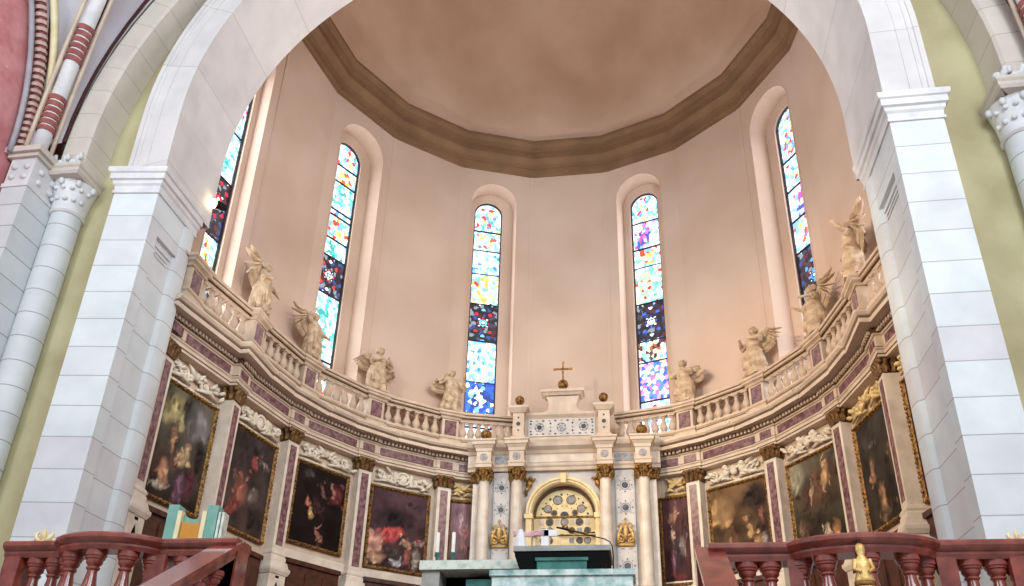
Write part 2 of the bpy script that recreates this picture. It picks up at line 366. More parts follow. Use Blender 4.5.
# ------------------------------------------------------------------ stained glass
def pal(*cs): return [srgb(*c) for c in cs]
WHT = (244, 250, 255)
PALS = {
 'skyw': pal(WHT, WHT, (190, 228, 244), (120, 190, 226), (90, 150, 214), (240, 220, 140), (210, 70, 70)),
 'white': pal(WHT, WHT, WHT, (214, 236, 246), (150, 206, 226), (222, 90, 70), (236, 196, 96), (96, 130, 200)),
 'cyan': pal(WHT, (170, 224, 236), (120, 200, 220), WHT, (220, 240, 246), (250, 250, 240), (70, 140, 200)),
 'blue': pal((50, 92, 204), (62, 110, 220), (40, 70, 180), WHT, (120, 190, 232), WHT, (40, 60, 120)),
 'fire': pal(WHT, (246, 214, 130), (238, 170, 80), (214, 70, 50), (250, 240, 220), WHT, (120, 170, 200)),
 'red': pal((206, 40, 62), (190, 30, 50), WHT, (240, 240, 250), (90, 150, 216), WHT),
 'mag': pal(WHT, (240, 234, 250), (196, 120, 190), (170, 80, 150), (110, 150, 226), WHT, (70, 80, 160)),
 'green': pal((90, 180, 130), (150, 214, 170), WHT, (210, 60, 50), (246, 226, 150), WHT),
 'brown': pal((150, 96, 70), (90, 54, 44), (230, 200, 170), WHT, (60, 40, 44), (236, 210, 180)),
 'pinkblue': pal((60, 96, 206), (226, 150, 200), WHT, WHT, (200, 110, 170), (90, 130, 220), WHT),
 'dark': pal((38, 34, 40), (30, 28, 34), (46, 40, 46), (34, 30, 38), (30, 28, 34), (60, 56, 74), (84, 34, 44), (50, 70, 130), (120, 130, 140)),
 'teal': pal(WHT, (130, 214, 206), (80, 180, 176), (220, 246, 240), WHT, (60, 150, 150)),
}
LEADC = srgb(24, 22, 30)
def glass(n, k, panels, dots, seed):
    u0, hw, zb, zs, dep, gw, gzs, gu = HOLES[k]; rnd = random.Random(seed)
    F = bayF(k, RW); root = bpy.data.objects.new('window_%d' % n, None); COL.objects.link(root); root.matrix_world = F; struct(root)
    nx = 30; dx = 2*gw/nx; nz = int((gzs+gw-zb)/dx); z1 = gzs+gw
    sites = []
    for (a, b, p) in panels:
        na = max(1, int((b-a)/.10)); fx = rnd.uniform(-.12, .12)
        for i in range(na):
            for j in range(8):
                sx, sz = gu-gw+2*gw*(j+rnd.random())/8, a+(b-a)*(i+rnd.random())/na
                e = hypot((sx-gu-fx)/(gw*.52), (sz-(a+b)/2)/((b-a)*.42))
                if p == 'dark': c = rnd.choice(PALS[p])
                elif p in ('blue', 'pinkblue'): c = rnd.choice(PALS[p][:3] if e > 1 and rnd.random() < .8 else PALS[p][3:])
                elif e < 1: c = rnd.choice(PALS[p][1:] if rnd.random() < .85 else PALS[p])
                else: c = srgb(*rnd.choice((WHT, WHT, (160, 212, 240), (120, 184, 228)))) if rnd.random() < .7 else rnd.choice(PALS[p])
                sites.append((sx, sz, c, p))
    vs = []; fs = []; cs = []
    for iz in range(nz):
        for ix in range(nx):
            x = gu-gw+dx*(ix+.5); z = zb+dx*(iz+.5)
            if z > gzs and hypot(x-gu, z-gzs) > gw+dx*.3: continue
            d0 = d1 = 9; c = LEADC; pn = None
            for sx, sz, sc, sp in sites:
                if abs(sz-z) > .24: continue
                d = hypot((sx-x), (sz-z)*.8)
                if d < d0: d1 = d0; d0 = d; c = sc; pn = sp
                elif d < d1: d1 = d
            for (a, b, p) in panels:
                if min(abs(z-a), abs(z-b)) < .022: c = LEADC
            for (du, dz, r, dc) in dots:
                q = hypot(x-gu-du, z-dz)
                if q < r: c = srgb(*dc)
                elif q < r+.025: c = LEADC
            if pn == 'dark' or p is None: pass
            if abs(x-gu) > gw-dx*1.1 and pn != 'dark': c = tuple(.5*v for v in srgb(70, 120, 190)[:3])+(1,)
            o = len(vs); a, b = x-dx/2, z-dx/2
            vs += [(a, dep+.12, b), (a+dx, dep+.12, b), (a+dx, dep+.12, b+dx), (a, dep+.12, b+dx)]; fs.append((o, o+1, o+2, o+3)); cs += [c]*4
    mb = MB(); mb.add(vs, fs); o = mb.build('pane', GLASS, root)
    at = o.data.color_attributes.new('col', 'FLOAT_COLOR', 'CORNER')
    # recalc may have turned faces; every corner of a face has one colour, so write by face
    flat = []
    for i in range(len(fs)):
        flat += list(cs[4*i])*4
    at.data.foreach_set('color', flat)
    fr = MB(); N = 16; t = .05
    for (w0, w1) in ((gw+.015, gw-.035),):
        a = [(gu-w0, zb)]+[(gu-w0*cos(pi*i/N), gzs+w0*sin(pi*i/N)) for i in range(N+1)]+[(gu+w0, zb)]
        b = [(gu-w1, zb)]+[(gu-w1*cos(pi*i/N), gzs+w1*sin(pi*i/N)) for i in range(N+1)]+[(gu+w1, zb)]
        c = len(a); y0, y1 = dep+.06, dep+.13
        fr.add([(x, y0, z) for x, z in a]+[(x, y0, z) for x, z in b]+[(x, y1, z) for x, z in b], [(i, i+1, i+1+c, i+c) for i in range(c-1)]+[(i+c, i+1+c, i+1+2*c, i+2*c) for i in range(c-1)])
    fr.build('window_frame', LEAD, root)
    l = bpy.data.lights.new('window_daylight', 'AREA'); l.shape = 'RECTANGLE'; l.size = 2*gw-.1; l.size_y = gzs-zb-.6; l.energy = 95; l.color = (.93, .97, 1)   # daylight coming through this window
    lo = bpy.data.objects.new('window_daylight', l); COL.objects.link(lo); lo.parent = root; lo.location = (gu, dep+.05, (gzs+zb)/2+.3); lo.rotation_euler = (-pi/2, 0, 0)
    bars = MB()
    for (a, b, p) in panels: bars.box(gu-gw, gu+gw, dep+.09, dep+.115, a-.014, a+.014)
    bars.build('glazing_bar', LEAD, root)
def quatre(z, c1, c2, sp=.30):
    r = [(0, z, .12, c1), (0, z, .05, WHT)]+[(.17*cos(pi*q/4), z+.17*sin(pi*q/4), .028, WHT if q % 2 else c2) for q in range(8)]
    r += [(sx*.22, z+sz*sp, (.06), c2) for sx in (-1, 1) for sz in (-1, 1)]+[(0, z+sz*.46, .055, c1) for sz in (-1, 1)]
    return r
glass(3, -1, [(8.9, 10.0, 'blue'), (10.0, 11.05, 'skyw'), (11.05, 11.5, 'red'), (11.5, 12.5, 'blue'), (12.5, 13.9, 'cyan'), (13.9, 15.2, 'dark'), (15.2, 16.3, 'fire'), (16.3, 17.2, 'cyan'), (17.2, 17.95, 'white'), (17.95, 19.1, 'skyw')],
      quatre(14.55, (110, 190, 226), (206, 40, 60)), 3)
glass(4, 1, [(8.9, 10.2, 'fire'), (10.2, 11.2, 'mag'), (11.2, 11.75, 'red'), (11.75, 13.0, 'pinkblue'), (13.0, 13.7, 'brown'), (13.7, 15.0, 'dark'), (15.0, 16.3, 'green'), (16.3, 17.0, 'fire'), (17.0, 18.0, 'mag'), (18.0, 19.1, 'skyw')],
      quatre(14.35, (210, 236, 246), (60, 96, 206)), 4)
glass(2, -3, [(8.9, 10.2, 'white'), (10.2, 11.8, 'green'), (11.8, 13.8, 'teal'), (13.8, 15.0, 'dark'), (15.0, 15.6, 'teal'), (15.6, 16.4, 'fire'), (16.4, 16.6, 'red'), (16.6, 17.6, 'teal'), (17.6, 18.2, 'white'), (18.2, 19.1, 'skyw')],
      quatre(14.4, (230, 236, 246), (200, 60, 60)), 2)
glass(5, 3, [(8.9, 10.2, 'white'), (10.2, 11.8, 'mag'), (11.8, 12.6, 'skyw'), (12.6, 14.4, 'dark'), (14.4, 15.4, 'white'), (15.4, 16.4, 'mag'), (16.4, 17.4, 'skyw'), (17.4, 19.1, 'skyw')],
      quatre(13.5, (90, 150, 230), (80, 140, 230)), 5)
glass(1, -5, [(8.9, 11.0, 'white'), (11.0, 12.6, 'fire'), (12.6, 14.2, 'dark'), (14.2, 15.6, 'teal'), (15.6, 18.1, 'skyw')], quatre(13.6, (206, 40, 60), (206, 40, 60)), 1)
glass(6, 5, [(8.9, 11.0, 'white'), (11.0, 12.6, 'mag'), (12.6, 14.2, 'dark'), (14.2, 15.6, 'cyan'), (15.6, 18.1, 'skyw')], quatre(13.6, (80, 140, 230), (80, 140, 230)), 6)

# ------------------------------------------------------------------ triumphal arch and its piers
def pier(sgn, xin, xout, yf, yr, label, skew=0., po=1.):
    """sgn = +1 when the opening lies at +x of the pier"""
    t = thing('arch_pier', label, 'pier')
    e = -sgn*.07
    def plan(rec):
        p = [(xout, yf-skew), (xin, yf), (xin, yf+.28)]
        if rec: p += [(xin+e, yf+.32), (xin+e, yr-.46)]
        p += [(xin+(e if rec else 0)*.6, yr-.44)]+[(xin+sgn*(.05*sin(pi*i/10)-.02), yr-.22-.20*cos(pi*i/10)) for i in range(0, 11)]+[(xin-sgn*.03, yr), (xout, yr)]
        return p
    m = MB(); m.extr(plan(True), .0, 10.55); m.extr(plan(False), 10.55, 11.4); m.build('shaft', PIER, t)
    m = MB()
    # raised moulding round the sunk jamb panel
    for q in (.04,):
        m.box(min(xin+e, xin+e+sgn*.03), max(xin+e, xin+e+sgn*.03), yf+.33+q, yr-.47-q, 10.47-q-.04, 10.47-q)
        for zz in (10.30, 10.22): m.box(min(xin+e, xin+e+sgn*.02), max(xin+e, xin+e+sgn*.02), yf+.42, yr-.56, zz, zz+.035)
    m.build('panel_moulding', PIER, t)
    pr = [(-.1, 11.30), (.03, 11.30), (.03, 11.35), (.012, 11.37), (.02, 11.46), (.05, 11.50), (.06, 11.56), (.10, 11.58), (.10, 11.70), (.13, 11.72), (.145, 11.77), (.145, 11.82), (-.1, 11.82)]
    path = [(xout, yf+.3), (xout, yf-skew), (xin, yf), (xin, yr)]
    if sgn < 0: path = path[::-1]
    m = MB(); m.sweep(path, pr); m.box(min(xin, xout), max(xin, xout), yf+.02, yr, 11.34, 11.82); m.build('impost', WHITE, t)
    m = MB(); prb = [(-.1, 2.7), (.14, 2.7), (.14, 3.1), (.09, 3.16), (.06, 3.26), (.0, 3.3), (-.1, 3.3)]
    m.sweep(path, prb); m.build('base', WHITE, t)
    return t
pier(1, -6.64, -7.46, -3.72, -2.34, 'tall pale stone pier with moulded impost left of the apse opening', .09)
pier(-1, 5.99, 6.80, -4.0, -2.34, 'tall pale stone pier with moulded impost right of the apse opening')
# arch: cross-section (radial, depth) along the curve, front plane slightly skewed
t = thing('triumphal_arch', 'great round stone arch springing from the two piers in front of the apse', 'arch')
m = MB(); n = 64
sec = [(0, 0, 'r'), (0, 0, 'f'), (.40, 0, 'f'), (.403, .012, 'f'), (.42, .012, 'f'), (.423, 0, 'f'), (.60, 0, 'f'), (.605, -.015, 'f'), (.65, -.02, 'f'), (.655, .0, 'f'), (.69, .0, 'f'), (.70, -.025, 'f'), (.78, -.03, 'f'), (.80, 0, 'f'), (.80, .4, 'f'), (.80, 0, 'r')]
path = [(XC-RI, 11.82, -1, 0)]+[(XC-RI*cos(pi*i/n), ZC+RI*sin(pi*i/n), -cos(pi*i/n), sin(pi*i/n)) for i in range(n+1)]+[(XC+RI, 11.82, 1, 0)]
vs = []; fs = []; k = len(sec)
for (x, z, nx_, nz_) in path:
    for (r, d, w) in sec:
        X = x+nx_*r; vs.append((X, (-1.98 if w == 'r' else yfront(XC+(X-XC))+d), z+nz_*r))
for i in range(len(path)-1):
    for j in range(k): c = (j+1) % k; fs.append((i*k+j, (i+1)*k+j, (i+1)*k+c, i*k+c))
m.add(vs, fs); m.build('archivolt', SOFF, t, smooth=True, angle=20)

# ------------------------------------------------------------------ nave: half columns, wall arch, ribs, webs, side walls
def nave_corner(sgn, xc, lab, walllab, DZ):
    """sgn=-1 left: corner where the front wall meets the nave side wall"""
    t = thing('engaged_column', lab[0], 'column'); r = .26
    M = place(xc, -3.72, 0)
    m = MB(); m.lathe([(r, .0), (r, 10.62+DZ)], 32, 0, M); m.build('shaft', NAVE, t, smooth=True, angle=40)
    m = MB(); m.lathe([(r+.18, 0), (r+.18, .35), (r+.1, .42), (r+.13, .5), (r+.04, .62), (r, .66)], 32, 0, M); m.build('base', WHITE, t, smooth=True, angle=30)
    m = MB(); m.lathe([(r+.02, 10.58+DZ), (r+.05, 10.62+DZ), (r+.02, 10.66+DZ), (r+.03, 10.70+DZ), (r+.06, 11.0+DZ), (r+.12, 11.25+DZ)], 24, 0, M)
    for row, (zz, rr, nn) in enumerate(((10.84, r+.055, 7), (11.07, r+.085, 7))):
        for i in range(nn):
            a = pi+pi*(i+.5*(row % 2)+.25)/nn; m.ball((xc+rr*cos(a), -3.72+rr*sin(a), zz+DZ), (.045, .045, .045), 0, None, 8, 6)
    for i in range(5):
        a = pi+pi*i/4; m.ball((xc+(r+.12)*cos(a), -3.72+(r+.12)*sin(a), 11.18+DZ), (.055, .055, .075), 0, None, 8, 6)
    m.build('capital', WHITE, t, smooth=True, angle=50)
    m = MB(); w = .35; m.sweep([(xc-w, -3.5), (xc-w, -4.20), (xc+w, -4.20), (xc+w, -3.5)], [(-.4, 11.25+DZ), (0, 11.25+DZ), (.03, 11.3+DZ), (.03, 11.36+DZ), (.06, 11.40+DZ), (.06, 11.46+DZ), (-.4, 11.46+DZ)]); m.box(xc-w, xc+w, -4.2, -3.5, 11.26+DZ, 11.45+DZ)
    m.build('abacus', BAND, t)
    m = MB()                                                   # curled leaves standing on the abacus
    for i, dx in enumerate((-.28, -.02, .24)):
        x = xc+dx*(-sgn); z = 11.46+DZ
        m.tube([(x, -4.1, z), (x+.02, -4.16, z+.12), (x+.05, -4.22, z+.2), (x+.10, -4.22, z+.2), (x+.10, -4.2, z+.13), (x+.06, -4.2, z+.12)], [.06, .06, .05, .045, .04, .03], 7)
        m.ball((x-.08, -4.15, z+.07), (.08, .07, .09))
    m.build('leaf_crockets', WHITE, t, smooth=True)
    # square pier in the corner, standing out from the side wall
    xp = xc+sgn*.46; hw = .24; yn = -4.56
    t2 = thing('corner_pilaster', lab[1], 'pilaster')
    m = MB(); m.box(xp-hw, xp+hw, yn, -3.5, 0, 11.02); m.build('shaft', NAVE, t2)
    m = MB(); m.box(xp-hw-.02, xp+hw+.02, yn-.02, -3.5, 10.97, 11.05); m.box(xp-hw, xp+hw, yn, -3.5, 11.02, 11.61)
    for i in range(2):
        for j in range(2): m.ball((xp-.12+.24*i, yn-.01, 11.19+.22*j), (.06, .05, .06), 0, None, 8, 6)
    for j in range(2):
        for q in (yn+.2, yn+.5, yn+.8): m.ball((xp-sgn*(hw+.01), q, 11.19+.22*j), (.05, .06, .06), 0, None, 8, 6)
    m.build('capital', WHITE, t2, smooth=True, angle=50)
    m = MB(); m.box(xp-hw-.06, xp+hw+.06, yn-.06, -3.5, 11.61, 11.69); m.box(xp-hw-.12, xp+hw+.12, yn-.12, -3.5, 11.69, 11.81); m.build('abacus', BAND, t2)
    m = MB(); m.box(xp-hw-.1, xp+hw+.1, yn-.1, -3.5, 0, .5); m.box(xp-hw-.05, xp+hw+.05, yn-.05, -3.5, .5, .62); m.build('base', WHITE, t2)
    xs = xc+sgn*.80
    # side wall of the nave
    m = MB(); m.box(min(xs, xs+sgn*.4), max(xs, xs+sgn*.4), -9.5, -3.5, 0, 19); w = struct(m.build('wall_'+walllab, REDP))
    # ribs
    P0 = Vector((xc+sgn*.35, -4.42, 11.7))
    rib = []
    for i in range(21):
        a = RD(88)*i/20; h = 9.5*(1-cos(a)); z = 11.8+9.5*sin(a)
        rib.append(Vector((xc+sgn*.30-sgn*h*.80, -4.50-h*.60, z)))
    t3 = thing('diagonal_vault_rib', lab[2], 'vault rib')
    m = MB(); m.tube(rib, .135, 12); m.build('roll', WHITE, t3, smooth=True)
    for s0, s1 in ((.05, .15), (.24, .34), (.43, .53), (.62, .72), (.81, .91)):          # bands of red brick
        m = MB(); nb = 6
        for q in range(nb):
            a = s0*.9+(s1-s0)*.9*q/nb; a2 = a+(s1-s0)*.9/nb*.72
            pts = []
            for aa in (a, a2):
                h = 9.5*(1-cos(aa)); pts.append(Vector((xc+sgn*.30-sgn*h*.80, -4.50-h*.60, 11.8+9.5*sin(aa))))
            m.tube(pts, .155, 14)
        m.build('brick_band', RIBR, t3, smooth=True, angle=40)
    for off in (-.20, .20):
        m = MB(); m.tube([p+Vector((off*.6, -off*sgn*.8, 0)) for p in rib], .04, 8); m.build('edge_moulding', MARB, t3, smooth=True)
    # formeret against the side wall with notched brick
    form = []
    for i in range(21):
        a = RD(80)*i/20; h = 5.6*(1-cos(a)); form.append(Vector((xs-sgn*.14, -4.5-h, 11.8+6.2*sin(a))))
    t4 = thing('side_wall_vault_rib', lab[3], 'vault rib')
    m = MB(); m.tube(form, .09, 10); m.build('roll', RIBR, t4, smooth=True)
    m = MB(); nn = 60
    for i in range(nn):
        a = RD(80)*i/nn; a2 = a+RD(80)/nn*.5; p = []
        for aa in (a, a2):
            h = 5.6*(1-cos(aa)); p.append(Vector((xs-sgn*.14, -4.52-h, 11.8+6.2*sin(aa))))
        m.tube(p, .12, 8)
    m.build('notches', mat('pale rib mortar', (206, 178, 168), .8, (188, 156, 148)), t4)
    m = MB(); m.tube([p+Vector((-sgn*-.02, -.2, -.12)) for p in form], .05, 8); m.build('outer_moulding', mat('grey moulding', (176, 172, 180), .7), t4, smooth=True)
    m = MB(); m.tube([p+Vector((-sgn*.16, .10, .14)) for p in form], .07, 8); m.build('inner_moulding', CREAM, t4, smooth=True)
    # painted lines along the web edges
    # webs (the vault surface)
    fr_arch = []
    for i in range(21):
        a = RD(85)*i/20; fr_arch.append(Vector((-.11+sgn*8.41*cos(a), -4.12, 12.25+8.41*sin(a))))
    m = MB()
    for A, B in ((form, rib), (rib, fr_arch)):
        vs = []; fs = []; c = 9
        for i in range(21):
            for j in range(c):
                f = j/(c-1); p = A[i].lerp(B[i], f); p = p+Vector((sgn*.25*sin(pi*f)*min(1, i/5), .25*sin(pi*f)*min(1, i/5), .12)); vs.append(p)
        for i in range(20):
            for j in range(c-1): fs.append((i*c+j, i*c+j+1, (i+1)*c+j+1, (i+1)*c+j))
        m.add(vs, fs)
    struct(m.build('ceiling_vault', WEBM if sgn < 0 else REDP, smooth=True))
    m = MB()
    for A, B, f in ((form, rib, .12), (form, rib, .84), (rib, fr_arch, .2), (rib, fr_arch, .9)):
        m.tube([A[i].lerp(B[i], f)+Vector((sgn*.25*sin(pi*f)*min(1, i/5)-sgn*.015, .25*sin(pi*f)*min(1, i/5)-.015, .10)) for i in range(21)], .035, 6)
    struct(m.build('trim_painted_line', LINE))
nave_corner(-1, -8.36, ('round engaged stone column with knobbed capital left of the yellow wall strip', 'flat stone corner pilaster with knobbed capital beside the red starred wall',
            'diagonal vault rib with red brick bands above the knobbed capital, left of the arch', 'notched red brick rib curving along the red starred wall'), 'left', .27)
nave_corner(1, 7.98, ('round engaged stone column with knobbed capital at the right edge of the photo', 'flat stone corner pilaster behind the rightmost round column',
            'diagonal vault rib with red brick bands above the rightmost capital', 'notched red brick rib at the upper right corner'), 'right', .38)
t = thing('wall_arch', 'broad beige stone arch framing the yellow wall above the two columns', 'arch')
m = MB(); vs = []; fs = []; sec = [(0, -3.49), (0, -4.10), (.04, -4.15), (.46, -4.15), (.46, -3.49)]; k = len(sec); n = 48
for i in range(n+1):
    a = pi*i/n
    for r, y in sec: vs.append((-.11-(7.91+r)*cos(a), y, 12.25+(7.91+r)*sin(a)))
pre = [[(-.11-sg*(7.91+r), y, 11.70) for r, y in sec] for sg in (1, -1)]
vs = pre[0]+vs+pre[1]
for i in range(n+2):
    for j in range(k): c = (j+1) % k; fs.append((i*k+j, (i+1)*k+j, (i+1)*k+c, i*k+c))
m.add(vs, fs); m.build('voussoirs', BAND, t, smooth=True, angle=20)
# white window in the red wall
t = bpy.data.objects.new('window_7', None); COL.objects.link(t); struct(t)
m = MB(); m.box(-9.5, -9.44, -7.0, -5.72, 11.2, 16.6); m.build('pane', SKYP, t)
m = MB()
for y0 in (-5.74, -7.06): m.box(-9.47, -9.36, y0, y0+.08, 11.1, 16.7)
m.box(-9.47, -9.40, -5.80, -5.77, 11.1, 16.7); m.box(-9.47, -9.36, -7.0, -5.7, 11.0, 11.15)
m.build('window_frame', LEAD, t)

# ------------------------------------------------------------------ choir wall behind the paintings
RP = 6.66
m = MB()
pts = [ringv(RP, k-.5) for k in range(-5, 7)]
m.sweep(pts, [(0, 2.7), (.0, 9.1), (-.1, 9.1), (-.1, 2.7)]); struct(m.build('wall_choir', MARB))
m = MB(); m.sweep(pts[2:-2], [(-.02, 6.20), (.05, 6.20), (.06, 6.24), (.06, 6.38), (.03, 6.43), (-.02, 6.43)]); struct(m.build('baseboard_choir', MARW))

# ------------------------------------------------------------------ pilasters
def leafcap(m, w, d, z0, z1, y_in=0.):
    """gilded capital for a rectangular pilaster: x -w..w, y -d..0 """
    h = z1-z0
    m.box(-w, w, -d, y_in, z0, z0+h*.08); m.box(-w*.9, w*.9, -d*.94, y_in, z0, z0+h*.8, 0, None, -.02, -.02)
    m.box(-w*1.25, w*1.25, -d*1.18, y_in, z1-h*.16, z1)
    for row, (zz, hh, out) in enumerate(((z0+h*.05, h*.42, .05), (z0+h*.35, h*.45, .08))):
        n = 3
        for i in range(n):
            x = -w+2*w*(i+.5)/n
            m.tube([(x, -d, zz), (x, -d-out*.3, zz+hh*.5), (x, -d-out, zz+hh*.9), (x, -d-out*1.4, zz+hh*.82)], [.05, .06, .045, .02], 6)
        for sx in (-1, 1):
            for i in range(2):
                y = -d+d*(i+.5)/2
                m.tube([(sx*w, y, zz), (sx*(w+out*.3), y, zz+hh*.5), (sx*(w+out), y, zz+hh*.9), (sx*(w+out*1.4), y, zz+hh*.82)], [.05, .06, .045, .02], 6)
    for sx in (-1, 1):
        m.ball((sx*w*1.1, -d*1.08, z1-h*.25), (.055, .055, .06), 0, None, 8, 6)
def pilaster_base(m, w, d):
    m.sweep([(-w, .05), (-w, -d), (w, -d), (w, .05)], [(-.04, 6.0), (.05, 6.0), (.05, 6.1), (.03, 6.13), (.05, 6.17), (.03, 6.22), (.0, 6.26), (-.04, 6.26)])
def make_pilaster(k, label):
    M = vertF(k, RP); t = thing('marble_pilaster', label, 'pilaster', M, 'marble pilasters of the apse'); w, d = .18, .29
    m = MB(); m.box(-w, w, -d, .05, 6.2, 8.80); m.build('shaft', MARW, t)
    m = MB(); m.box(-w+.08, w-.08, -d-.008, -d+.01, 6.36, 8.70); m.build('marble_inlay', PURP, t)
    m = MB(); leafcap(m, w, d, 8.78, 9.11); m.build('capital', GOLC, t, smooth=True, angle=40)
    m = MB(); pilaster_base(m, w, d); m.build('base', MARW, t)
    m = MB(); w2, d2 = .25, .38
    m.box(-w2, w2, -d2, .05, 4.0, 5.78); m.sweep([(-w2, .05), (-w2, -d2), (w2, -d2), (w2, .05)], [(-.04, 5.72), (.02, 5.72), (.06, 5.8), (.06, 5.86), (.03, 5.88), (.0, 5.98), (-.1, 6.0)]); m.box(-w2, w2, -d2, .05, 5.78, 6.0)
    m.sweep([(-w2, .05), (-w2, -d2), (w2, -d2), (w2, .05)], [(-.04, 2.7), (.1, 2.7), (.1, 3.6), (.04, 4.0), (-.04, 4.05)]); m.box(-w2, w2, -d2, .05, 2.7, 4.02)
    pd = m.build('pedestal', MARW, t)
    m = MB(); m.prism([(-.11, 4.7), (.11, 4.7), (.11, 5.25), (0, 5.56), (-.11, 5.25)], -d2-.008, -d2+.02)
    m.prism([(-.05, 5.64), (.05, 5.64), (.05, 5.69), (-.05, 5.69)], -d2-.008, -d2+.02)
    m.build('dark_inlay', BLACK, pd); return t
P0 = make_pilaster(-1.5, 'cream and purple marble pilaster, nearest one left of the high altar')
for k in (-2.5, -3.5, -4.5, -5.5, 1.5, 2.5, 3.5, 4.5, 5.5):
    j = int(abs(k)-.5)
    dup(P0, vertF(k, RP), {1: 'cream and purple marble pilaster, nearest one %s of the high altar' % side(k)}.get(j, 'cream and purple marble pilaster, %s one %s of the high altar' % (ORD[j], side(k))))

# ------------------------------------------------------------------ entablature, one run on each side of the altar
RE = 6.42      # face of the frieze between pilasters
PRJ = .09      # how far it breaks forward over the pilasters
ARCH_P = [(-.25, 9.08), (0, 9.08), (.0, 9.14), (.02, 9.15), (.02, 9.21), (.05, 9.235), (.05, 9.26), (-.25, 9.26)]
FRZ_P = [(-.25, 9.26), (0, 9.26), (0, 9.56), (-.25, 9.56)]
COR_P = [(-.25, 9.53), (.03, 9.53), (.05, 9.555), (.05, 9.665), (.30, 9.67), (.30, 9.645), (.325, 9.645), (.325, 9.735), (.27, 9.74), (.27, 9.77), (.35, 9.79), (.39, 9.84), (.39, 9.88), (.1, 9.91), (-.25, 9.91)]
PLI_P = [(-.2, 9.88), (.07, 9.88), (.07, 10.02), (.04, 10.05), (.02, 10.08), (.055, 10.11), (.055, 10.16), (-.2, 10.16)]
RAI_P = [(-.2, 10.66), (.03, 10.66), (.05, 10.69), (.03, 10.72), (.10, 10.75), (.10, 10.79), (.14, 10.82), (.14, 10.87), (.10, 10.90), (-.2, 10.90)]
def ressaut_path(w, R0, R1=None):
    pass
def ring_path(ks, R, prj, w=.27):
    """plan path through half-numbered vertices ks (rising), stepping inwards by prj around each"""
    out = []
    for k in ks:
        x, y = ringv(R, k); v = Vector((x, y))
        def along(b):
            o = Vector(ringv(R, b)); return (o-v).normalized()
        lo, hi = k-1, k+1
        a = math.copysign(pi/2, k) if abs(k) > 4 else k*BAY
        inn = Vector((-sin(a), -cos(a)))
        seq = []
        t0 = along(lo) if lo >= -5.6 else None; t1 = along(hi) if hi <= 5.6 else None
        tan = Vector((cos(a), -sin(a)))
        if t0 is not None and lo > -5.6: seq += [v+t0*w, v+t0*w*0-tan*w+inn*prj]
        else: seq += [v-tan*w+inn*prj] if abs(k) < 5 else []
        if t1 is not None: seq += [v+tan*w+inn*prj, v+t1*w]
        else: seq += [v+tan*w+inn*prj]
        if abs(k) > 5:
            seq = [v]
        out += seq
    return out
AX0, AX1, AY = -2.42, 2.30, 5.62          # where the runs meet the altar (outer columns)
def run_paths(sgn, R, prj, w=.27):
    if sgn < 0:
        p = [Vector((-(R+.44), -2.5))]+ring_path([-5.5, -4.5, -3.5, -2.5, -1.5], R, prj, w); p[-1:] = [p[-1], Vector((AX0+.35, 6.0-(6.40-R)))]; return p
    p = ring_path([1.5, 2.5, 3.5, 4.5, 5.5], R, prj, w)+[Vector((R+.44, -2.5))]; p[:1] = [Vector((AX1-.35, 6.0-(6.40-R))), p[0]]; return p
def dentils(m, path, o0, o1, z0, z1, step=.10, w=.055):
    for a, b in zip(path[:-1], path[1:]):
        d = Vector((b[0]-a[0], b[1]-a[1])); L = d.length
        if L < .12: continue
        d /= L; nn = Vector((d.y, -d.x)); c = max(1, int(L/step))
        for i in range(c):
            f = L*(i+.5)/c; p = Vector((a[0], a[1]))+d*f
            q = [p-d*w/2+nn*o0, p+d*w/2+nn*o0, p+d*w/2+nn*o1, p-d*w/2+nn*o1]
            m.extr([(v.x, v.y) for v in q], z0, z1)
for sgn in (-1, 1):
    t = thing('marble_entablature', 'cream marble entablature with purple frieze panels curving %s of the high altar' % side(sgn), 'entablature', I4, 'entablature runs of the apse')
    pth = run_paths(sgn, RE, PRJ)
    m = MB(); m.sweep(pth, ARCH_P); m.build('architrave', MARB, t)
    m = MB(); m.sweep(pth, FRZ_P); m.build('frieze', MARB, t)
    m = MB(); m.sweep(pth, COR_P); dentils(m, pth, .045, .125, 9.575, 9.655)
    m.build('cornice', MARB, t)
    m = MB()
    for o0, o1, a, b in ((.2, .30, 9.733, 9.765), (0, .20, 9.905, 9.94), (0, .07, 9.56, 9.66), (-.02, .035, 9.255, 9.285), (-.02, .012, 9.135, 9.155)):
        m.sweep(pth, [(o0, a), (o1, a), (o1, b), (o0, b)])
    m.build('shadow_fillets', BROL, t)  # dark strips stand in for the shadow under each moulding
    for k in range(1, 6):
        kk = sgn*k
        if k == 1:
            a = Vector(ringv(RE, sgn*1.5)); b = Vector((AX0+.3 if sgn < 0 else AX1-.3, 6.0)); mid = (a+b)/2; dv = (b-a)*(1 if sgn < 0 else -1)
            F = Matrix.Translation((mid.x, mid.y, 0)) @ Matrix.Rotation(atan2(dv.y, dv.x), 4, 'Z'); h = dv.length/2
            l0, l1 = (-h+.36, h-.15) if sgn < 0 else (-h+.15, h-.36)
        else: F = bayF(kk, RE); h = halfbay(kk, RE); l0, l1 = -h+.36, h-.36
        m = MB(); m.box(l0, l1, -.012, .02, 9.30, 9.49, 0, F); m.build('frieze_panel', PURP, t)
        F2 = vertF(sgn*(k+.5), RE-PRJ); m = MB(); m.box(-.17, .17, -.012, .02, 9.30, 9.49, 0, F2); m.build('frieze_block_panel', PURP, t)

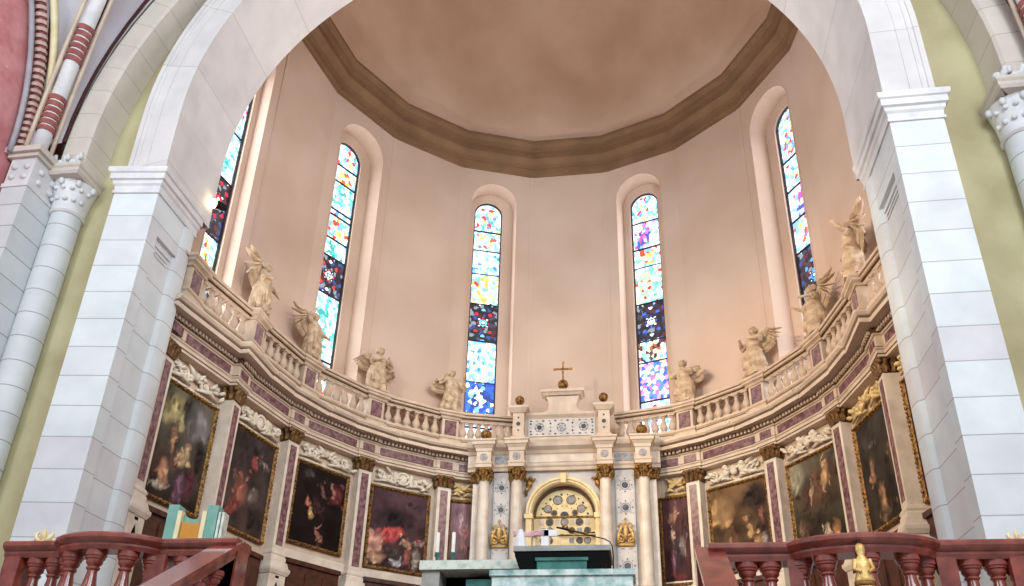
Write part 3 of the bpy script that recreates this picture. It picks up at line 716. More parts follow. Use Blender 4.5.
# ------------------------------------------------------------------ gallery balustrade
BPROF = [(.085, 0), (.085, .035), (.055, .045), (.05, .06), (.07, .085), (.10, .14), (.104, .18), (.085, .25), (.055, .33), (.042, .385), (.048, .41), (.065, .425), (.045, .445), (.07, .47), (.088, .475), (.088, .505)]
BALUSTER = None
RB = 6.28
def baluster_mesh(): 
    global BALUSTER
    m = MB(); m.lathe(BPROF, 14); m.box(-.09, .09, -.09, .09, 0, .03); m.box(-.09, .09, -.09, .09, .475, .505)
    o = m.build('baluster', BALM, None, smooth=True, angle=45); BALUSTER = o.data; bpy.data.objects.remove(o)
baluster_mesh()
def balustrade(label, F, h, n, lo=.27, hi=.27, ea=0., eb=0.):
    t = thing('gallery_balustrade', label, 'balustrade', F, 'balustrade sections of the gallery')
    a, b = -h+lo, h-hi
    m = MB(); m.sweep([(a-ea, 0), (b+eb, 0)], PLI_P); m.build('plinth', BALM, t)
    m = MB(); m.sweep([(a-.02-ea, 0), (b+.02+eb, 0)], RAI_P); m.build('handrail', BALM, t)
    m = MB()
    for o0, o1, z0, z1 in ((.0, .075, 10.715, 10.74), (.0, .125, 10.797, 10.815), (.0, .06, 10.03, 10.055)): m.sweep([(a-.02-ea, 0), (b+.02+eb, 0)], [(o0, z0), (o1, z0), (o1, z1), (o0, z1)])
    m.build('shadow_fillets', BROL, t)  # painted shadow lines along the rail and plinth mouldings
    for i in range(n):
        o = bpy.data.objects.new('baluster', BALUSTER); COL.objects.link(o); o.parent = t; o.location = (a+(b-a)*(i+.5)/n, -.01+.07, 10.16)
    return t
for sgn in (-1, 1):
    for k in range(2, 6):
        lab = 'marble balustrade section between the %s and %s pedestals %s of the high altar' % (ORD[k-1], ORD[k], side(sgn))
        balustrade(lab, bayF(sgn*k, RB), halfbay(sgn*k, RB), 6, .27, .27, .8 if sgn*k == -5 else 0., .8 if sgn*k == 5 else 0.)
    a = Vector(ringv(RB, sgn*1.5)); b = Vector((-1.42 if sgn < 0 else 1.28, 5.92)); mid = (a+b)/2; dv = (b-a)*(1 if sgn < 0 else -1)
    F = Matrix.Translation((mid.x, mid.y, 0)) @ Matrix.Rotation(atan2(dv.y, dv.x), 4, 'Z')
    balustrade('marble balustrade section joining the %s post of the high altar, stained glass behind it' % side(sgn), F, dv.length/2, 7, .27 if sgn < 0 else .05, .05 if sgn < 0 else .27)
def make_pedestal(k, label):
    M = vertF(k, RB-.10, 0); t = thing('balustrade_pedestal', label, 'pedestal', M, 'balustrade pedestals'); w = .25
    pa = [(-w, .22), (-w, 0), (w, 0), (w, .22)]
    m = MB(); m.sweep(pa, PLI_P); m.box(-w, w, 0, .3, 9.88, 10.06); m.build('plinth', BALM, t)
    m = MB(); m.box(-w+.02, w-.02, .0, .3, 10.05, 10.72); m.build('die', BALM, t)
    m = MB(); m.box(-w+.09, w-.09, -.012, .02, 10.20, 10.62); m.build('marble_panel', PURP, t)
    m = MB(); m.sweep(pa, RAI_P); m.box(-w, w, 0, .34, 10.70, 10.90); m.build('cap', BALM, t)
    return t
PD = make_pedestal(-1.5, 'marble pedestal with purple panel, first from the altar on its left')
for k in (-2.5, -3.5, -4.5, -5.5, 1.5, 2.5, 3.5, 4.5, 5.5):
    dup(PD, vertF(k, RB-.10), 'marble pedestal with purple panel, %s from the altar on its %s' % (ORD[int(abs(k)-.5)], side(k)))

# ------------------------------------------------------------------ stucco reliefs over the paintings
def spiral(m, c, r, turns, dirn, a0, y, mi=0, rad=.03):
    pts = []; rads = []; n = int(16*turns)
    for i in range(n+1):
        f = i/n; rr = r*(1-f*.85); a = a0+dirn*2*pi*turns*f; pts.append((c[0]+rr*cos(a), y-.02*f, c[1]+rr*sin(a))); rads.append(rad*(1-.45*f))
    m.tube(pts, rads, 6, mi); m.ball((pts[-1][0], y-.03, pts[-1][2]), rad*1.2, mi, None, 7, 5)
def leaf(m, p, ang, l, y, mi=0, w=.05):
    d = (cos(ang), sin(ang)); pts = []; rads = []
    for i in range(6):
        f = i/5; pts.append((p[0]+d[0]*l*f, y-.05*sin(pi*f)-.02*f, p[1]+d[1]*l*f+.25*l*f*f)); rads.append(w*(.35+sin(pi*min(1, f*.9+.1))*.75)*(1-f*.5))
    m.tube(pts, rads, 6, mi)
def cartouche(mk, w, z0, z1, kind, seed, parent):
    rnd = random.Random(seed); h = z1-z0; zc = (z0+z1)/2; y = -.06
    m = MB()
    m.box(-w, w, -.03, .06, z0-.02, z0+.03)
    for sx in (-1, 1):
        if kind != 'small':
            spiral(m, (sx*w*.38, zc-.03), h*.30, 1.5, sx, pi/2, y, 0, .042); spiral(m, (sx*w*.72, zc+.03), h*.24, 1.4, -sx, -pi/2, y, 0, .036)
        for i in range(7 if kind != 'small' else 3):
            x = sx*w*(.18+.78*rnd.random()); leaf(m, (x, zc+h*(rnd.random()-.55)*.6), rnd.choice((0, pi))+rnd.uniform(-.9, .9), h*rnd.uniform(.3, .5), y-.02*rnd.random())
        m.tube([(sx*w*.12, y, z0+.06), (sx*w*.5, y-.05, z0+.12), (sx*w*.92, y, z0+.07)], [.03, .05, .025], 6)
    if kind == 'oval':
        pts = [(w*.2*cos(a), y-.05, zc+h*.33*sin(a)) for a in [2*pi*i/20 for i in range(21)]]; m.tube(pts, .035, 7); m.ball((0, y-.02, zc), (w*.16, .05, h*.27))
        for sx in (-1, 1): m.ball((sx*w*.27, y-.05, zc), (.07, .06, h*.36), 0)
    elif kind == 'figures':                                       # two putti holding a garland
        for sx in (-1, 1):
            x = sx*w*.28; m.ball((x, y-.06, zc+h*.30), .075); m.ball((x, y-.05, zc+h*.02), (.09, .07, h*.22)); m.tube([(x, y-.05, zc-.05), (x+sx*.13, y-.08, zc-h*.2), (x+sx*.24, y-.05, zc-h*.38)], [.06, .05, .035], 7)
            m.tube([(x, y-.07, zc+.1), (x-sx*.11, y-.1, zc+.05), (x-sx*.2, y-.08, zc+.1)], [.04, .035, .03], 6)
        m.ball((0, y-.05, zc+.02), (.1, .08, .13))
    else:
        m.ball((0, y-.05, zc+.05), (.075, .06, .085)); leaf(m, (0, zc), .5, .3, y, 0, .06); leaf(m, (0, zc), pi-.5, .3, y, 0, .06)
        for sx in (-1, 1): m.ball((sx*.11, y-.02, zc), (.09, .04, .045))
    return m.build('relief', mk, parent, smooth=True)
CART = {-5: ('scroll', STUC, 'white stucco scroll relief above the crowded outdoor painting'), -4: ('oval', STUC, 'white stucco relief of looping scrolls above the dim painting with a red-robed figure'),
        -3: ('scroll', STUC, 'white stucco relief of leafy scrolls above the near-black painting'), -2: ('oval', STUC, 'white stucco relief with oval shield above the painting of the red cloak'),
        -1: ('small', STUY, 'small stucco relief with head and wings above the narrow pinkish painting'), 1: ('small', STUY, 'small yellowed stucco relief above the narrow painting of a robed figure'),
        2: ('figures', STUC, 'stucco relief of two putti above the golden-brown painting'), 3: ('figures', STUC, 'stucco relief of putti and leaves above the painting of massed bodies'),
        4: ('scroll', STUY, 'gilded-looking stucco scroll relief above the dark tall painting right of it'), 5: ('oval', STUY, 'stucco relief above the painting half hidden by the right-hand pier')}
for k, (kind, mk, lab) in CART.items():
    off = {-1: .42, 1: -.42}.get(k, 0)
    F = bayF(k, RP) @ Matrix.Translation((off*0, 0, 0))
    if abs(k) == 1: F = bayF(k, RP) @ Matrix.Translation((-.60 if k < 0 else .60, 0, 0))
    t = thing('stucco_relief', lab, 'relief', F, 'stucco reliefs above the paintings')
    cartouche(mk, .30 if abs(k) == 1 else .84, 8.60, 9.06, kind, 40+k, t)

# ------------------------------------------------------------------ paintings
def painting(k, u, w, z0, z1, label, bgc, blobs, seed, frame=GOLD, arched=False):
    F = bayF(k, RP) @ Matrix.Translation((u, 0, 0))
    t = thing('framed_painting', label, 'painting', F, 'paintings round the apse')
    nx, nz = 66, 84; vs = []; fs = []; cs = []; B = [(b[0], b[1], b[2], b[3], b[4], srgb(*b[5]), b[6]) for b in blobs]; G = [srgb(*c) for c in bgc]; rn = random.Random(seed*11); B0 = list(B)
    for b in B0:
        for q in range(11):
            sc = rn.choice((.25, .35, .5, 1.35, 1.6)); bb = (b[0]+rn.gauss(0, .6)*b[2], b[1]+rn.gauss(0, .6)*b[3], b[2]*rn.uniform(.10, .34), b[3]*rn.uniform(.2, .5), rn.uniform(-1.5, 1.5), tuple(min(.9, v*sc) for v in b[5][:3]), .75); B.append(bb)
    fw = .085
    for j in range(nz+1):
        for i in range(nx+1):
            a, b = i/nx, j/nz; vs.append((-w+fw*.6+(2*w-1.2*fw)*a, -.055, z0+fw*.6+(z1-z0-1.2*fw)*b))
            c = [G[0][q]*(1-b)+G[1][q]*b for q in range(3)]
            wn = noise.fractal(Vector((a*4+seed*3.1, b*5, seed)), 1, 2, 4); wm = noise.fractal(Vector((a*9+seed, b*10, seed*2.3)), 1, 2, 3)
            c = [v*(1+.55*wn) for v in c]
            for (bu, bv, ru, rv, an, bc, st) in B:
                da, db = a-bu+.05*wm, b-bv+.05*wn+.02*wm; ca, sa = cos(an), sin(an); p, q = (da*ca+db*sa)/ru, (-da*sa+db*ca)/rv
                f = st*min(1, max(0, 2.0-1.75*sqrt(p*p+q*q)))*(.8+.5*wm)
                f = max(0, min(1, f)); c = [c[x]*(1-f)+bc[x]*f for x in range(3)]
            lum = .3*c[0]+.55*c[1]+.15*c[2]; cs += [min(.9, max(0, 1.15*(v*.72+lum*.28))) for v in c]+[1]
    for j in range(nz):
        for i in range(nx): o = j*(nx+1)+i; fs.append((o, o+1, o+nx+2, o+nx+1))
    m = MB(); m.add(vs, fs); o = m.build('canvas', CANV, t); at = o.data.color_attributes.new('col', 'FLOAT_COLOR', 'POINT'); at.data.foreach_set('color', cs)
    m = MB(); pr = [(0, 0), (0, .07), (.02, .10), (.045, .11), (.06, .085), (.075, .07), (fw, .06), (fw, 0)]   # (inwards, forward)
    cor = [(-w, z0), (w, z0), (w, z1), (-w, z1)]; sg = [(1, 1), (-1, 1), (-1, -1), (1, -1)]; vs = []; fs = []; c = len(pr)
    for (x, z), (sx, sz) in zip(cor, sg):
        for a, b in pr: vs.append((x+sx*a, -b, z+sz*a))
    for i in range(4):
        for j in range(c): fs.append((i*c+j, ((i+1) % 4)*c+j, ((i+1) % 4)*c+(j+1) % c, i*c+(j+1) % c))
    m.add(vs, fs)
    rnd = random.Random(seed)
    for (x0, zz0, x1, zz1) in ((-w, z0, w, z0), (w, z0, w, z1), (w, z1, -w, z1), (-w, z1, -w, z0)):      # carved leaf ornament
        L = hypot(x1-x0, zz1-zz0); n = int(L/.085); dx, dz = (x1-x0)/L, (zz1-zz0)/L
        for i in range(n):
            f = (i+.5)/n*L; px, pz = x0+dx*f-dz*.042, zz0+dz*f+dx*.042
            m.ball((px, -.105, pz), (.026 if i % 3 else .036, .022, .026 if i % 3 else .036), 0, None, 6, 4)
    m.build('frame', frame, t, smooth=True, angle=40); return t
Z0, Z1 = 6.36, 8.56
DK = (34, 24, 22)
painting(-5, .02, .82, 6.22, Z1, 'gilt-framed painting of a crowd under trees and pale sky, beside the left pier', [(44, 30, 26), (92, 82, 66)], [
  (.25, .80, .22, .14, .3, (176, 158, 84), .8), (.75, .78, .25, .16, 0, (112, 110, 112), .8), (.48, .86, .10, .16, 0, (50, 44, 34), .9), (.12, .9, .12, .1, 0, (70, 64, 48), .7),
  (.36, .52, .05, .12, .3, (178, 122, 70), .8), (.58, .42, .11, .10, .5, (196, 160, 100), .8), (.62, .52, .05, .06, 0, (190, 140, 96), .8), (.30, .22, .09, .13, .4, (196, 130, 82), .85), (.26, .12, .14, .035, 0, (200, 176, 150), .7),
  (.60, .15, .11, .11, 0, (112, 66, 92), .65), (.78, .24, .09, .16, 0, (92, 26, 40), .7), (.18, .32, .10, .12, 0, (70, 38, 30), .8), (.85, .5, .1, .2, 0, (40, 28, 26), .8), (.45, .35, .1, .06, 0, (110, 60, 44), .7)], 1)
painting(-4, .0, .82, 6.30, Z1, 'gilt-framed dim grey-brown painting with a small red figure in a dark sky', [(70, 52, 46), (58, 46, 46)], [
  (.58, .72, .07, .11, .4, (164, 62, 58), .85), (.80, .74, .12, .04, -.2, (150, 130, 118), .6), (.36, .38, .15, .15, .6, (160, 84, 58), .8), (.22, .20, .14, .10, .5, (150, 50, 42), .75), (.20, .52, .07, .06, 0, (120, 74, 58), .6), (.65, .40, .12, .06, .3, (128, 112, 98), .6), (.75, .2, .2, .15, 0, (44, 34, 32), .7), (.35, .85, .3, .12, 0, (44, 36, 36), .7)], 2)
painting(-3, .0, .82, Z0+.2, Z1, 'gilt-framed near-black painting with faint diagonal orange figures', [(26, 16, 16), (34, 22, 22)], [
  (.30, .52, .035, .10, .3, (180, 96, 54), .8), (.36, .40, .05, .07, .3, (214, 156, 70), .9), (.55, .72, .035, .12, .9, (150, 86, 62), .7), (.82, .70, .13, .14, 0, (128, 40, 40), .75), (.74, .76, .03, .12, .5, (190, 130, 104), .7), (.56, .17, .04, .12, .7, (178, 110, 78), .75), (.5, .50, .2, .05, -.9, (70, 40, 34), .5), (.25, .9, .1, .06, 0, (84, 74, 66), .5)], 3)
painting(-2, -.0, .84, Z0+.08, Z1, 'gilt-framed dark painting with a bright red cloak over pale bodies', [(60, 36, 36), (80, 50, 58)], [
  (.42, .64, .30, .13, .0, (40, 28, 32), .85), (.42, .44, .22, .08, .15, (196, 44, 40), .95), (.30, .40, .12, .07, .2, (190, 48, 44), .8), (.12, .28, .15, .18, -.5, (204, 134, 108), .9), (.15, .12, .18, .07, 0, (196, 146, 96), .8),
  (.66, .34, .10, .06, .2, (206, 150, 108), .8), (.88, .37, .10, .04, .2, (170, 128, 112), .7), (.70, .20, .06, .13, -.3, (176, 84, 64), .8), (.85, .17, .06, .14, 0, (150, 134, 112), .7), (.52, .10, .10, .05, 0, (190, 184, 186), .7), (.45, .22, .12, .07, .4, (72, 60, 48), .8), (.8, .8, .2, .12, 0, (88, 58, 64), .6)], 4)
painting(-1, -.54, .41, Z0, 8.55, 'narrow gilt-framed pinkish painting of a rising figure', [(96, 62, 66), (142, 100, 108)], [
  (.5, .66, .14, .10, 0, (186, 138, 138), .8), (.60, .60, .12, .08, .3, (206, 120, 108), .85), (.45, .80, .10, .06, 0, (190, 158, 158), .7), (.55, .42, .13, .14, 0, (176, 112, 104), .7), (.5, .25, .12, .1, 0, (120, 84, 88), .6), (.85, .3, .15, .25, 0, (84, 54, 60), .7)], 5)
painting(1, .53, .42, 6.26, 8.55, 'narrow gilt-framed reddish painting of a dark-robed standing figure', [(66, 30, 34), (94, 54, 54)], [
  (.42, .78, .20, .07, .3, (196, 126, 96), .8), (.5, .84, .05, .1, 0, (206, 150, 120), .6), (.38, .58, .07, .06, 0, (206, 160, 130), .8), (.48, .38, .18, .22, 0, (62, 46, 56), .9), (.68, .42, .12, .12, .3, (150, 130, 124), .75), (.35, .25, .07, .2, 0, (150, 90, 110), .7), (.5, .09, .3, .05, 0, (150, 44, 50), .6), (.82, .7, .12, .2, 0, (80, 46, 48), .6)], 6)
painting(2, .0, .86, Z0, Z1, 'gilt-framed golden-brown painting with crowd under a dark tree', [(52, 34, 26), (112, 78, 42)], [
  (.78, .78, .24, .24, 0, (38, 28, 28), .9), (.88, .5, .14, .2, 0, (60, 38, 34), .8), (.20, .70, .22, .2, 0, (164, 122, 62), .7), (.35, .40, .08, .10, 0, (96, 60, 38), .8), (.30, .28, .06, .1, 0, (176, 124, 60), .7), (.66, .43, .06, .08, .4, (214, 160, 80), .85), (.60, .56, .05, .05, 0, (176, 120, 76), .8), (.78, .26, .05, .11, -.4, (206, 150, 80), .8),
  (.88, .28, .05, .09, 0, (190, 176, 160), .7), (.86, .58, .04, .09, 0, (150, 90, 70), .7), (.45, .22, .08, .08, 0, (140, 90, 50), .7), (.15, .15, .2, .12, 0, (96, 66, 40), .6)], 7)
painting(3, .0, .85, Z0, Z1, 'gilt-framed painting of massed bodies against a pale green sky', [(38, 27, 23), (92, 82, 62)], [
  (.12, .86, .2, .2, 0, (150, 144, 116), .9), (.70, .74, .08, .15, -.4, (208, 150, 84), .9), (.52, .74, .10, .13, 0, (112, 68, 44), .85), (.85, .72, .14, .24, 0, (70, 44, 38), .9), (.30, .56, .12, .15, 0, (78, 48, 38), .85), (.55, .54, .14, .12, .3, (96, 60, 42), .8), (.42, .60, .05, .08, -.4, (176, 140, 96), .7),
  (.62, .13, .06, .12, 0, (206, 170, 136), .85), (.78, .13, .07, .12, 0, (196, 130, 50), .85), (.28, .22, .1, .14, 0, (60, 40, 32), .8), (.16, .2, .1, .15, 0, (112, 84, 60), .7), (.48, .3, .2, .1, 0, (44, 30, 26), .7)], 8)
painting(4, .0, .82, Z0-.1, Z1, 'gilt-framed tall dark painting with a faint kneeling figure near its foot', [(52, 40, 32), (56, 50, 44)], [
  (.30, .52, .06, .13, .2, (170, 120, 72), .7), (.46, .26, .09, .13, 0, (176, 126, 72), .75), (.80, .55, .06, .12, 0, (120, 84, 60), .6), (.30, .80, .2, .1, 0, (70, 64, 56), .5), (.7, .25, .15, .2, 0, (40, 30, 26), .7), (.5, .12, .2, .06, 0, (110, 80, 56), .6)], 9)
painting(5, .0, .82, 6.22, Z1, 'gilt-framed dark reddish painting partly behind the right-hand pier', [(48, 26, 24), (60, 44, 40)], [
  (.35, .62, .14, .10, 0, (176, 116, 84), .75), (.30, .25, .14, .2, 0, (110, 40, 36), .7), (.15, .8, .1, .1, 0, (90, 70, 54), .6), (.7, .4, .2, .2, 0, (40, 28, 26), .7), (.6, .7, .1, .12, 0, (150, 96, 70), .6)], 10)

# ------------------------------------------------------------------ choir stalls under the paintings
def make_stall(k, label):
    M = bayF(k, RP-.05, 2.7); t = thing('choir_stall', label, 'choir stall', M, 'choir stalls under the paintings'); h = .80
    m = MB(); m.box(-h, h, -.06, 0, 0, 3.40)
    m.box(-h, h, -.12, 0, 3.40, 3.50); m.build('back_panel', DWOOD, t)
    m = MB()
    for i in range(3):
        x0 = -h+.06+i*(2*h-.12)/3; m.box(x0+.05, x0+(2*h-.12)/3-.05, -.085, -.06, 1.3, 3.25, 0, None, .03, 0)
    m.build('carved_panels', DWOOD, t)
    m = MB(); m.box(-h, h, -.55, -.06, .42, .5); m.build('seat', DWOOD, t)
    for x in (-h, -h/3, h/3, h-.06):
        m = MB(); m.prism([(x, 0), (x+.06, 0), (x+.06, 1.0), (x, 1.0)], -.55, -.06); m.tube([(x+.03, -.08, 1.02), (x+.03, -.5, 1.02), (x+.03, -.58, .98)], .05, 8); m.build('armrest', DWOOD, t, smooth=True, angle=40)
    return t
ST = make_stall(-2, 'dark wooden choir stall under the painting of the red cloak')
for k, l in ((-3, 'under the near-black painting'), (-4, 'under the dim painting with the small red figure'), (-5, 'beside the left pier, below the crowd painting'), (2, 'under the golden-brown painting'),
             (3, 'under the painting of massed bodies'), (4, 'under the tall dark painting'), (5, 'behind the right-hand pier')):
    dup(ST, bayF(k, RP-.05, 2.7) @ Matrix.Diagonal((1, 1, 0.96 if abs(k) > 3 else 1, 1)), 'dark wooden choir stall '+l)

# ------------------------------------------------------------------ high altar (frame: x right, y away, origin on its axis)
HA = Matrix.Translation((-.08, 5.5, 0))
t = HALT = thing('high_altar', 'tall inlaid marble high altar with gilded arch, four columns and a cross on top', 'altar', HA)
def disc(m, x, z, r, y, mi, n=14): m.prism([(x+r*cos(2*pi*i/n), z+r*sin(2*pi*i/n)) for i in range(n)], y-.012, y+.01, mi)
def ring(m, x, z, r, w, y, mi, n=18):
    o = [(x+r*cos(2*pi*i/n), z+r*sin(2*pi*i/n)) for i in range(n)]; q = [(x+(r-w)*cos(2*pi*i/n), z+(r-w)*sin(2*pi*i/n)) for i in range(n)]
    for i in range(n): j = (i+1) % n; m.prism([o[i], o[j], q[j], q[i]], y-.014, y+.005, mi)
m = MB()                                                       # backing wall with an arched recess
AR, ASZ = .80, 8.02                                            # recess radius and spring
arc = [(.02-AR*cos(pi*i/24), ASZ+AR*sin(pi*i/24)) for i in range(25)]
for i in range(24):
    (a, za), (b, zb) = arc[i], arc[i+1]; m.add([(a, .10, za), (b, .10, zb), (b, .10, 9.2), (a, .10, 9.2)], [(0, 1, 2, 3)])
m.add([(x, .10, z) for x, z in arc]+[(x, .34, z) for x, z in arc], [(i, i+1, i+26, i+25) for i in range(24)])
m.box(-2.30, .02-AR, .10, .5, 2.7, 9.2); m.box(.02+AR, 2.34, .10, .5, 2.7, 9.2); m.box(.02-AR, .02+AR, .34, .5, 2.7, 9.2); m.box(.02-AR, .02+AR, .0, .5, 2.7, 6.2)
m.build('back_wall', GRYW, t)
cols = (-2.02, -1.16, 1.10, 2.06)
names = 0
for cx in cols:
    m = MB(); M = Matrix.Translation((cx, -.16, 0)); m.lathe([(.185, 6.1), (.185, 6.16), (.165, 6.2), (.155, 6.3), (.16, 7.3), (.138, 8.80), (.15, 8.81), (.15, 8.84)], 24, 0, M); c = m.build('column', MARW, t, smooth=True, angle=40)
    m = MB(); m.box(cx-.24, cx+.24, -.42, .1, 3.5, 5.86); m.sweep([(cx-.24, .1), (cx-.24, -.42), (cx+.24, -.42), (cx+.24, .1)], [(-.03, 5.84), (.03, 5.86), (.05, 5.94), (.05, 6.0), (-.3, 6.0)]); m.lathe([(.23, 6.0), (.23, 6.05), (.19, 6.07), (.21, 6.1), (.19, 6.13)], 20, 0, M); m.build('column_pedestal', MARB, t)
    m = MB(); m.lathe([(.15, 8.83), (.145, 8.9), (.19, 9.08), (.22, 9.14)], 16, 0, M); m.box(cx-.20, cx+.20, -.36, .04, 9.12, 9.18)
    for row, (zz, rr) in enumerate(((8.84, .155), (8.96, .17))):
        for i in range(8):
            a = 2*pi*(i+.5*row)/8; p = [(cx+(rr+o)*cos(a), -.16+(rr+o)*sin(a), zz+h) for o, h in ((0, 0), (.015, .07), (.05, .13), (.075, .12))]; m.tube(p, [.04, .05, .035, .015], 6)
    for sx in (-1, 1):
        for sy in (-1, 1): m.ball((cx+sx*.17, -.16+sy*.17, 9.08), .05, 0, None, 8, 6)
    m.build('gilded_capital', GOLD, c, smooth=True, angle=40)
    m = MB(); w = .19                                            # block of entablature over the column
    m.box(cx-w, cx+w, -.36, .2, 9.18, 9.72)
    pa = [(cx-w, .2), (cx-w, -.36), (cx+w, -.36), (cx+w, .2)]
    m.sweep(pa, [(-.05, 9.18), (.02, 9.18), (.02, 9.26), (.04, 9.29), (.04, 9.32), (-.05, 9.32)])
    m.sweep(pa, [(-.05, 9.60), (.02, 9.62), (.03, 9.70), (.08, 9.77), (.11, 9.79), (.11, 9.86), (.14, 9.89), (.14, 9.93), (-.1, 9.95)]); m.box(cx-w, cx+w, -.36, .2, 9.7, 9.95)
    m.build('entablature_block', MARB, t)
    m = MB(); disc(m, cx, 9.46, .06, -.365, 0); ring(m, cx, 9.46, .10, .02, -.362, 0); m.build('block_inlay', GREYM, t)
for cx in (-2.24, 2.28):
    m = MB(); m.box(cx-.09, cx+.09, -.06, .3, 6.0, 8.86); p = m.build('flat_pilaster', MARW, t)
    m = MB(); M2 = Matrix.Translation((cx, .12, 0)); q = MB(); leafcap(q, .09, .18, 8.84, 9.14); m.add(q.v, q.f, 0, M2); m.build('gilded_capital', GOLD, p, smooth=True, angle=40)
# entablature between the columns
m = MB()
ARC2 = [(-.2, 9.18), (0, 9.18), (0, 9.26), (.03, 9.3), (.03, 9.34), (0, 9.36), (0, 9.62), (.03, 9.65), (.06, 9.72), (.16, 9.8), (.18, 9.9), (.2, 9.96), (-.2, 9.98)]
m.sweep([(-2.5, -.02), (2.5, -.02)], ARC2); m.build('entablature', MARB, t)
m = MB()
for a, b in ((-.86, .80),): m.box(a, b, -.035, 0, 9.40, 9.58)
m.build('veined_frieze_panel', MARW, t)
m = MB()
for a, b in ((-1.78, -1.40), (1.34, 1.82)): m = MB(); m.box(a, b, -.035, 0, 9.38, 9.60); m.build('grey_frieze_panel', GREYM, t)
# inlaid panels between the column pairs
def inlay(name, x0, x1, z0, z1, y, motif, seed, par):
    m = MB(); m.box(x0, x1, y, y+.06, z0, z1, 0); rnd = random.Random(seed); w = x1-x0; h = z1-z0; xc = (x0+x1)/2
    if motif == 'tall':
        for zc in (z0+h*.16, z0+h*.66, z0+h*.86):
            disc(m, xc, zc, w*.17, y, 1); ring(m, xc, zc, w*.27, .02, y, 2)
            for i in range(8): a = 2*pi*i/8; disc(m, xc+w*.36*cos(a), zc+w*.36*sin(a), .02, y, 1 + i % 2, 6)
        for i in range(9): disc(m, x0+w*.1, z0+h*(i+.5)/9, .016, y, 2, 6); disc(m, x1-w*.1, z0+h*(i+.5)/9, .016, y, 2, 6)
        for i in range(3): m.box(xc-w*.3, xc-w*.12, y-.01, y, z0+h*(.3+.07*i), z0+h*(.3+.07*i)+.03, 2); m.box(xc+w*.12, xc+w*.3, y-.01, y, z0+h*(.3+.07*i), z0+h*(.3+.07*i)+.03, 2)
    else:
        zc = (z0+z1)/2
        for q, xx in enumerate((xc-w*.33, xc, xc+w*.33)):
            ring(m, xx, zc, h*.26, .022, y, 2); disc(m, xx, zc, h*.13, y, 1 if q != 1 else 2)
            for i in range(6): a = 2*pi*i/6+.3; disc(m, xx+h*.19*cos(a), zc+h*.19*sin(a), .016, y, 1, 6)
        for i in range(11):
            xx = x0+w*(i+.5)/11
            for zz in (z0+h*.12, z1-h*.12): m.box(xx-.03, xx+.03, y-.01, y, zz-.016, zz+.016, 1+(i % 2))
        for xx in (xc-w*.165, xc+w*.165, xc-w*.46, xc+w*.46):
            for zz in (zc-h*.22, zc, zc+h*.22): disc(m, xx, zz, .03, y, 1 if zz != zc else 2, 4)
    return m.build(name, [GRYW, DARKM, GREYM], par)
inlay('inlaid_side_panel', -1.80, -1.38, 6.2, 9.16, .04, 'tall', 1, t); inlay('inlaid_side_panel', 1.34, 1.82, 6.2, 9.16, .04, 'tall', 2, t)
# attic
m = MB(); m.box(-1.02, .96, .02, .34, 9.96, 10.74); m.sweep([(-1.0, .02), (.94, .02)], [(-.1, 9.96), (.08, 9.96), (.08, 10.06), (.04, 10.1), (-.1, 10.12)])
m.sweep([(-1.0, .02), (.94, .02)], [(-.1, 10.66), (.03, 10.68), (.09, 10.74), (.10, 10.80), (-.1, 10.82)]); m.box(-1.02, .96, .0, .34, 10.66, 10.80); m.build('attic', MARB, t)
inlay('inlaid_attic_panel', -.92, .86, 10.14, 10.64, -.01, 'wide', 3, t)
for cx in (-1.16, 1.10):
    m = MB(); w = .15; m.box(cx-w, cx+w, -.2, .2, 9.96, 10.84); pa = [(cx-w, .2), (cx-w, -.2), (cx+w, -.2), (cx+w, .2)]
    m.sweep(pa, [(-.04, 9.97), (.06, 9.97), (.06, 10.03), (.02, 10.1), (-.04, 10.1)]); m.sweep(pa, [(-.04, 10.74), (.03, 10.76), (.10, 10.85), (.12, 10.87), (.12, 10.93), (-.04, 10.95)]); m.box(cx-w, cx+w, -.2, .2, 10.8, 10.95)
    p = m.build('attic_post', MARB, t)
    m = MB(); disc(m, cx, 10.44, .055, -.205, 0); disc(m, cx, 10.62, .025, -.205, 0, 8); disc(m, cx, 10.26, .025, -.205, 0, 8); m.build('post_inlay', DARKM, p)
    m = MB(); m.lathe([(.05, 10.94), (.04, 11.08)], 10, 0, Matrix.Translation((cx, -.06, 0))); m.ball((cx, -.06, 11.19), .13, 0, None, 20, 14); m.build('ball_finial', GOLD, t, smooth=True, angle=50)
for cx in (-2.02, 2.06):
    m = MB(); m.lathe([(.06, 9.94), (.04, 10.04)], 10, 0, Matrix.Translation((cx, -.18, 0))); m.ball((cx, -.18, 10.16), .145, 0, None, 20, 14); m.build('ball_finial', GOLD, t, smooth=True, angle=50)
# crowning plinth, ball and cross
m = MB(); cx = -.02
L = [(-.52, 10.80), (-.50, 10.86), (-.40, 10.90), (-.36, 11.02), (-.40, 11.2), (-.46, 11.32), (.46, 11.32), (.40, 11.2), (.36, 11.02), (.40, 10.90), (.50, 10.86), (.52, 10.80)]
m.prism(L, .0, .32); m.sweep([(cx-.44, .32), (cx-.44, 0), (cx+.48, 0), (cx+.48, .32)], [(-.1, 11.30), (.03, 11.32), (.08, 11.38), (.12, 11.40), (.12, 11.47), (-.2, 11.50)]); m.box(-.46, .46, 0, .32, 11.3, 11.5); m.build('crowning_plinth', MARB, t)
m = MB(); m.lathe([(.08, 11.49), (.04, 11.55)], 10, 0, Matrix.Translation((0, .12, 0))); m.ball((0, .12, 11.70), .145, 0, None, 20, 14); m.build('ball_finial', GOLD, t, smooth=True, angle=50)
m = MB(); m.box(-.022, .022, .10, .14, 11.82, 12.38); m.box(-.24, .24, .10, .14, 12.16, 12.205)
for x, z in ((-.24, 12.18), (.24, 12.18), (0, 12.38)): m.ball((x, .12, z), .035, 0, None, 8, 6)
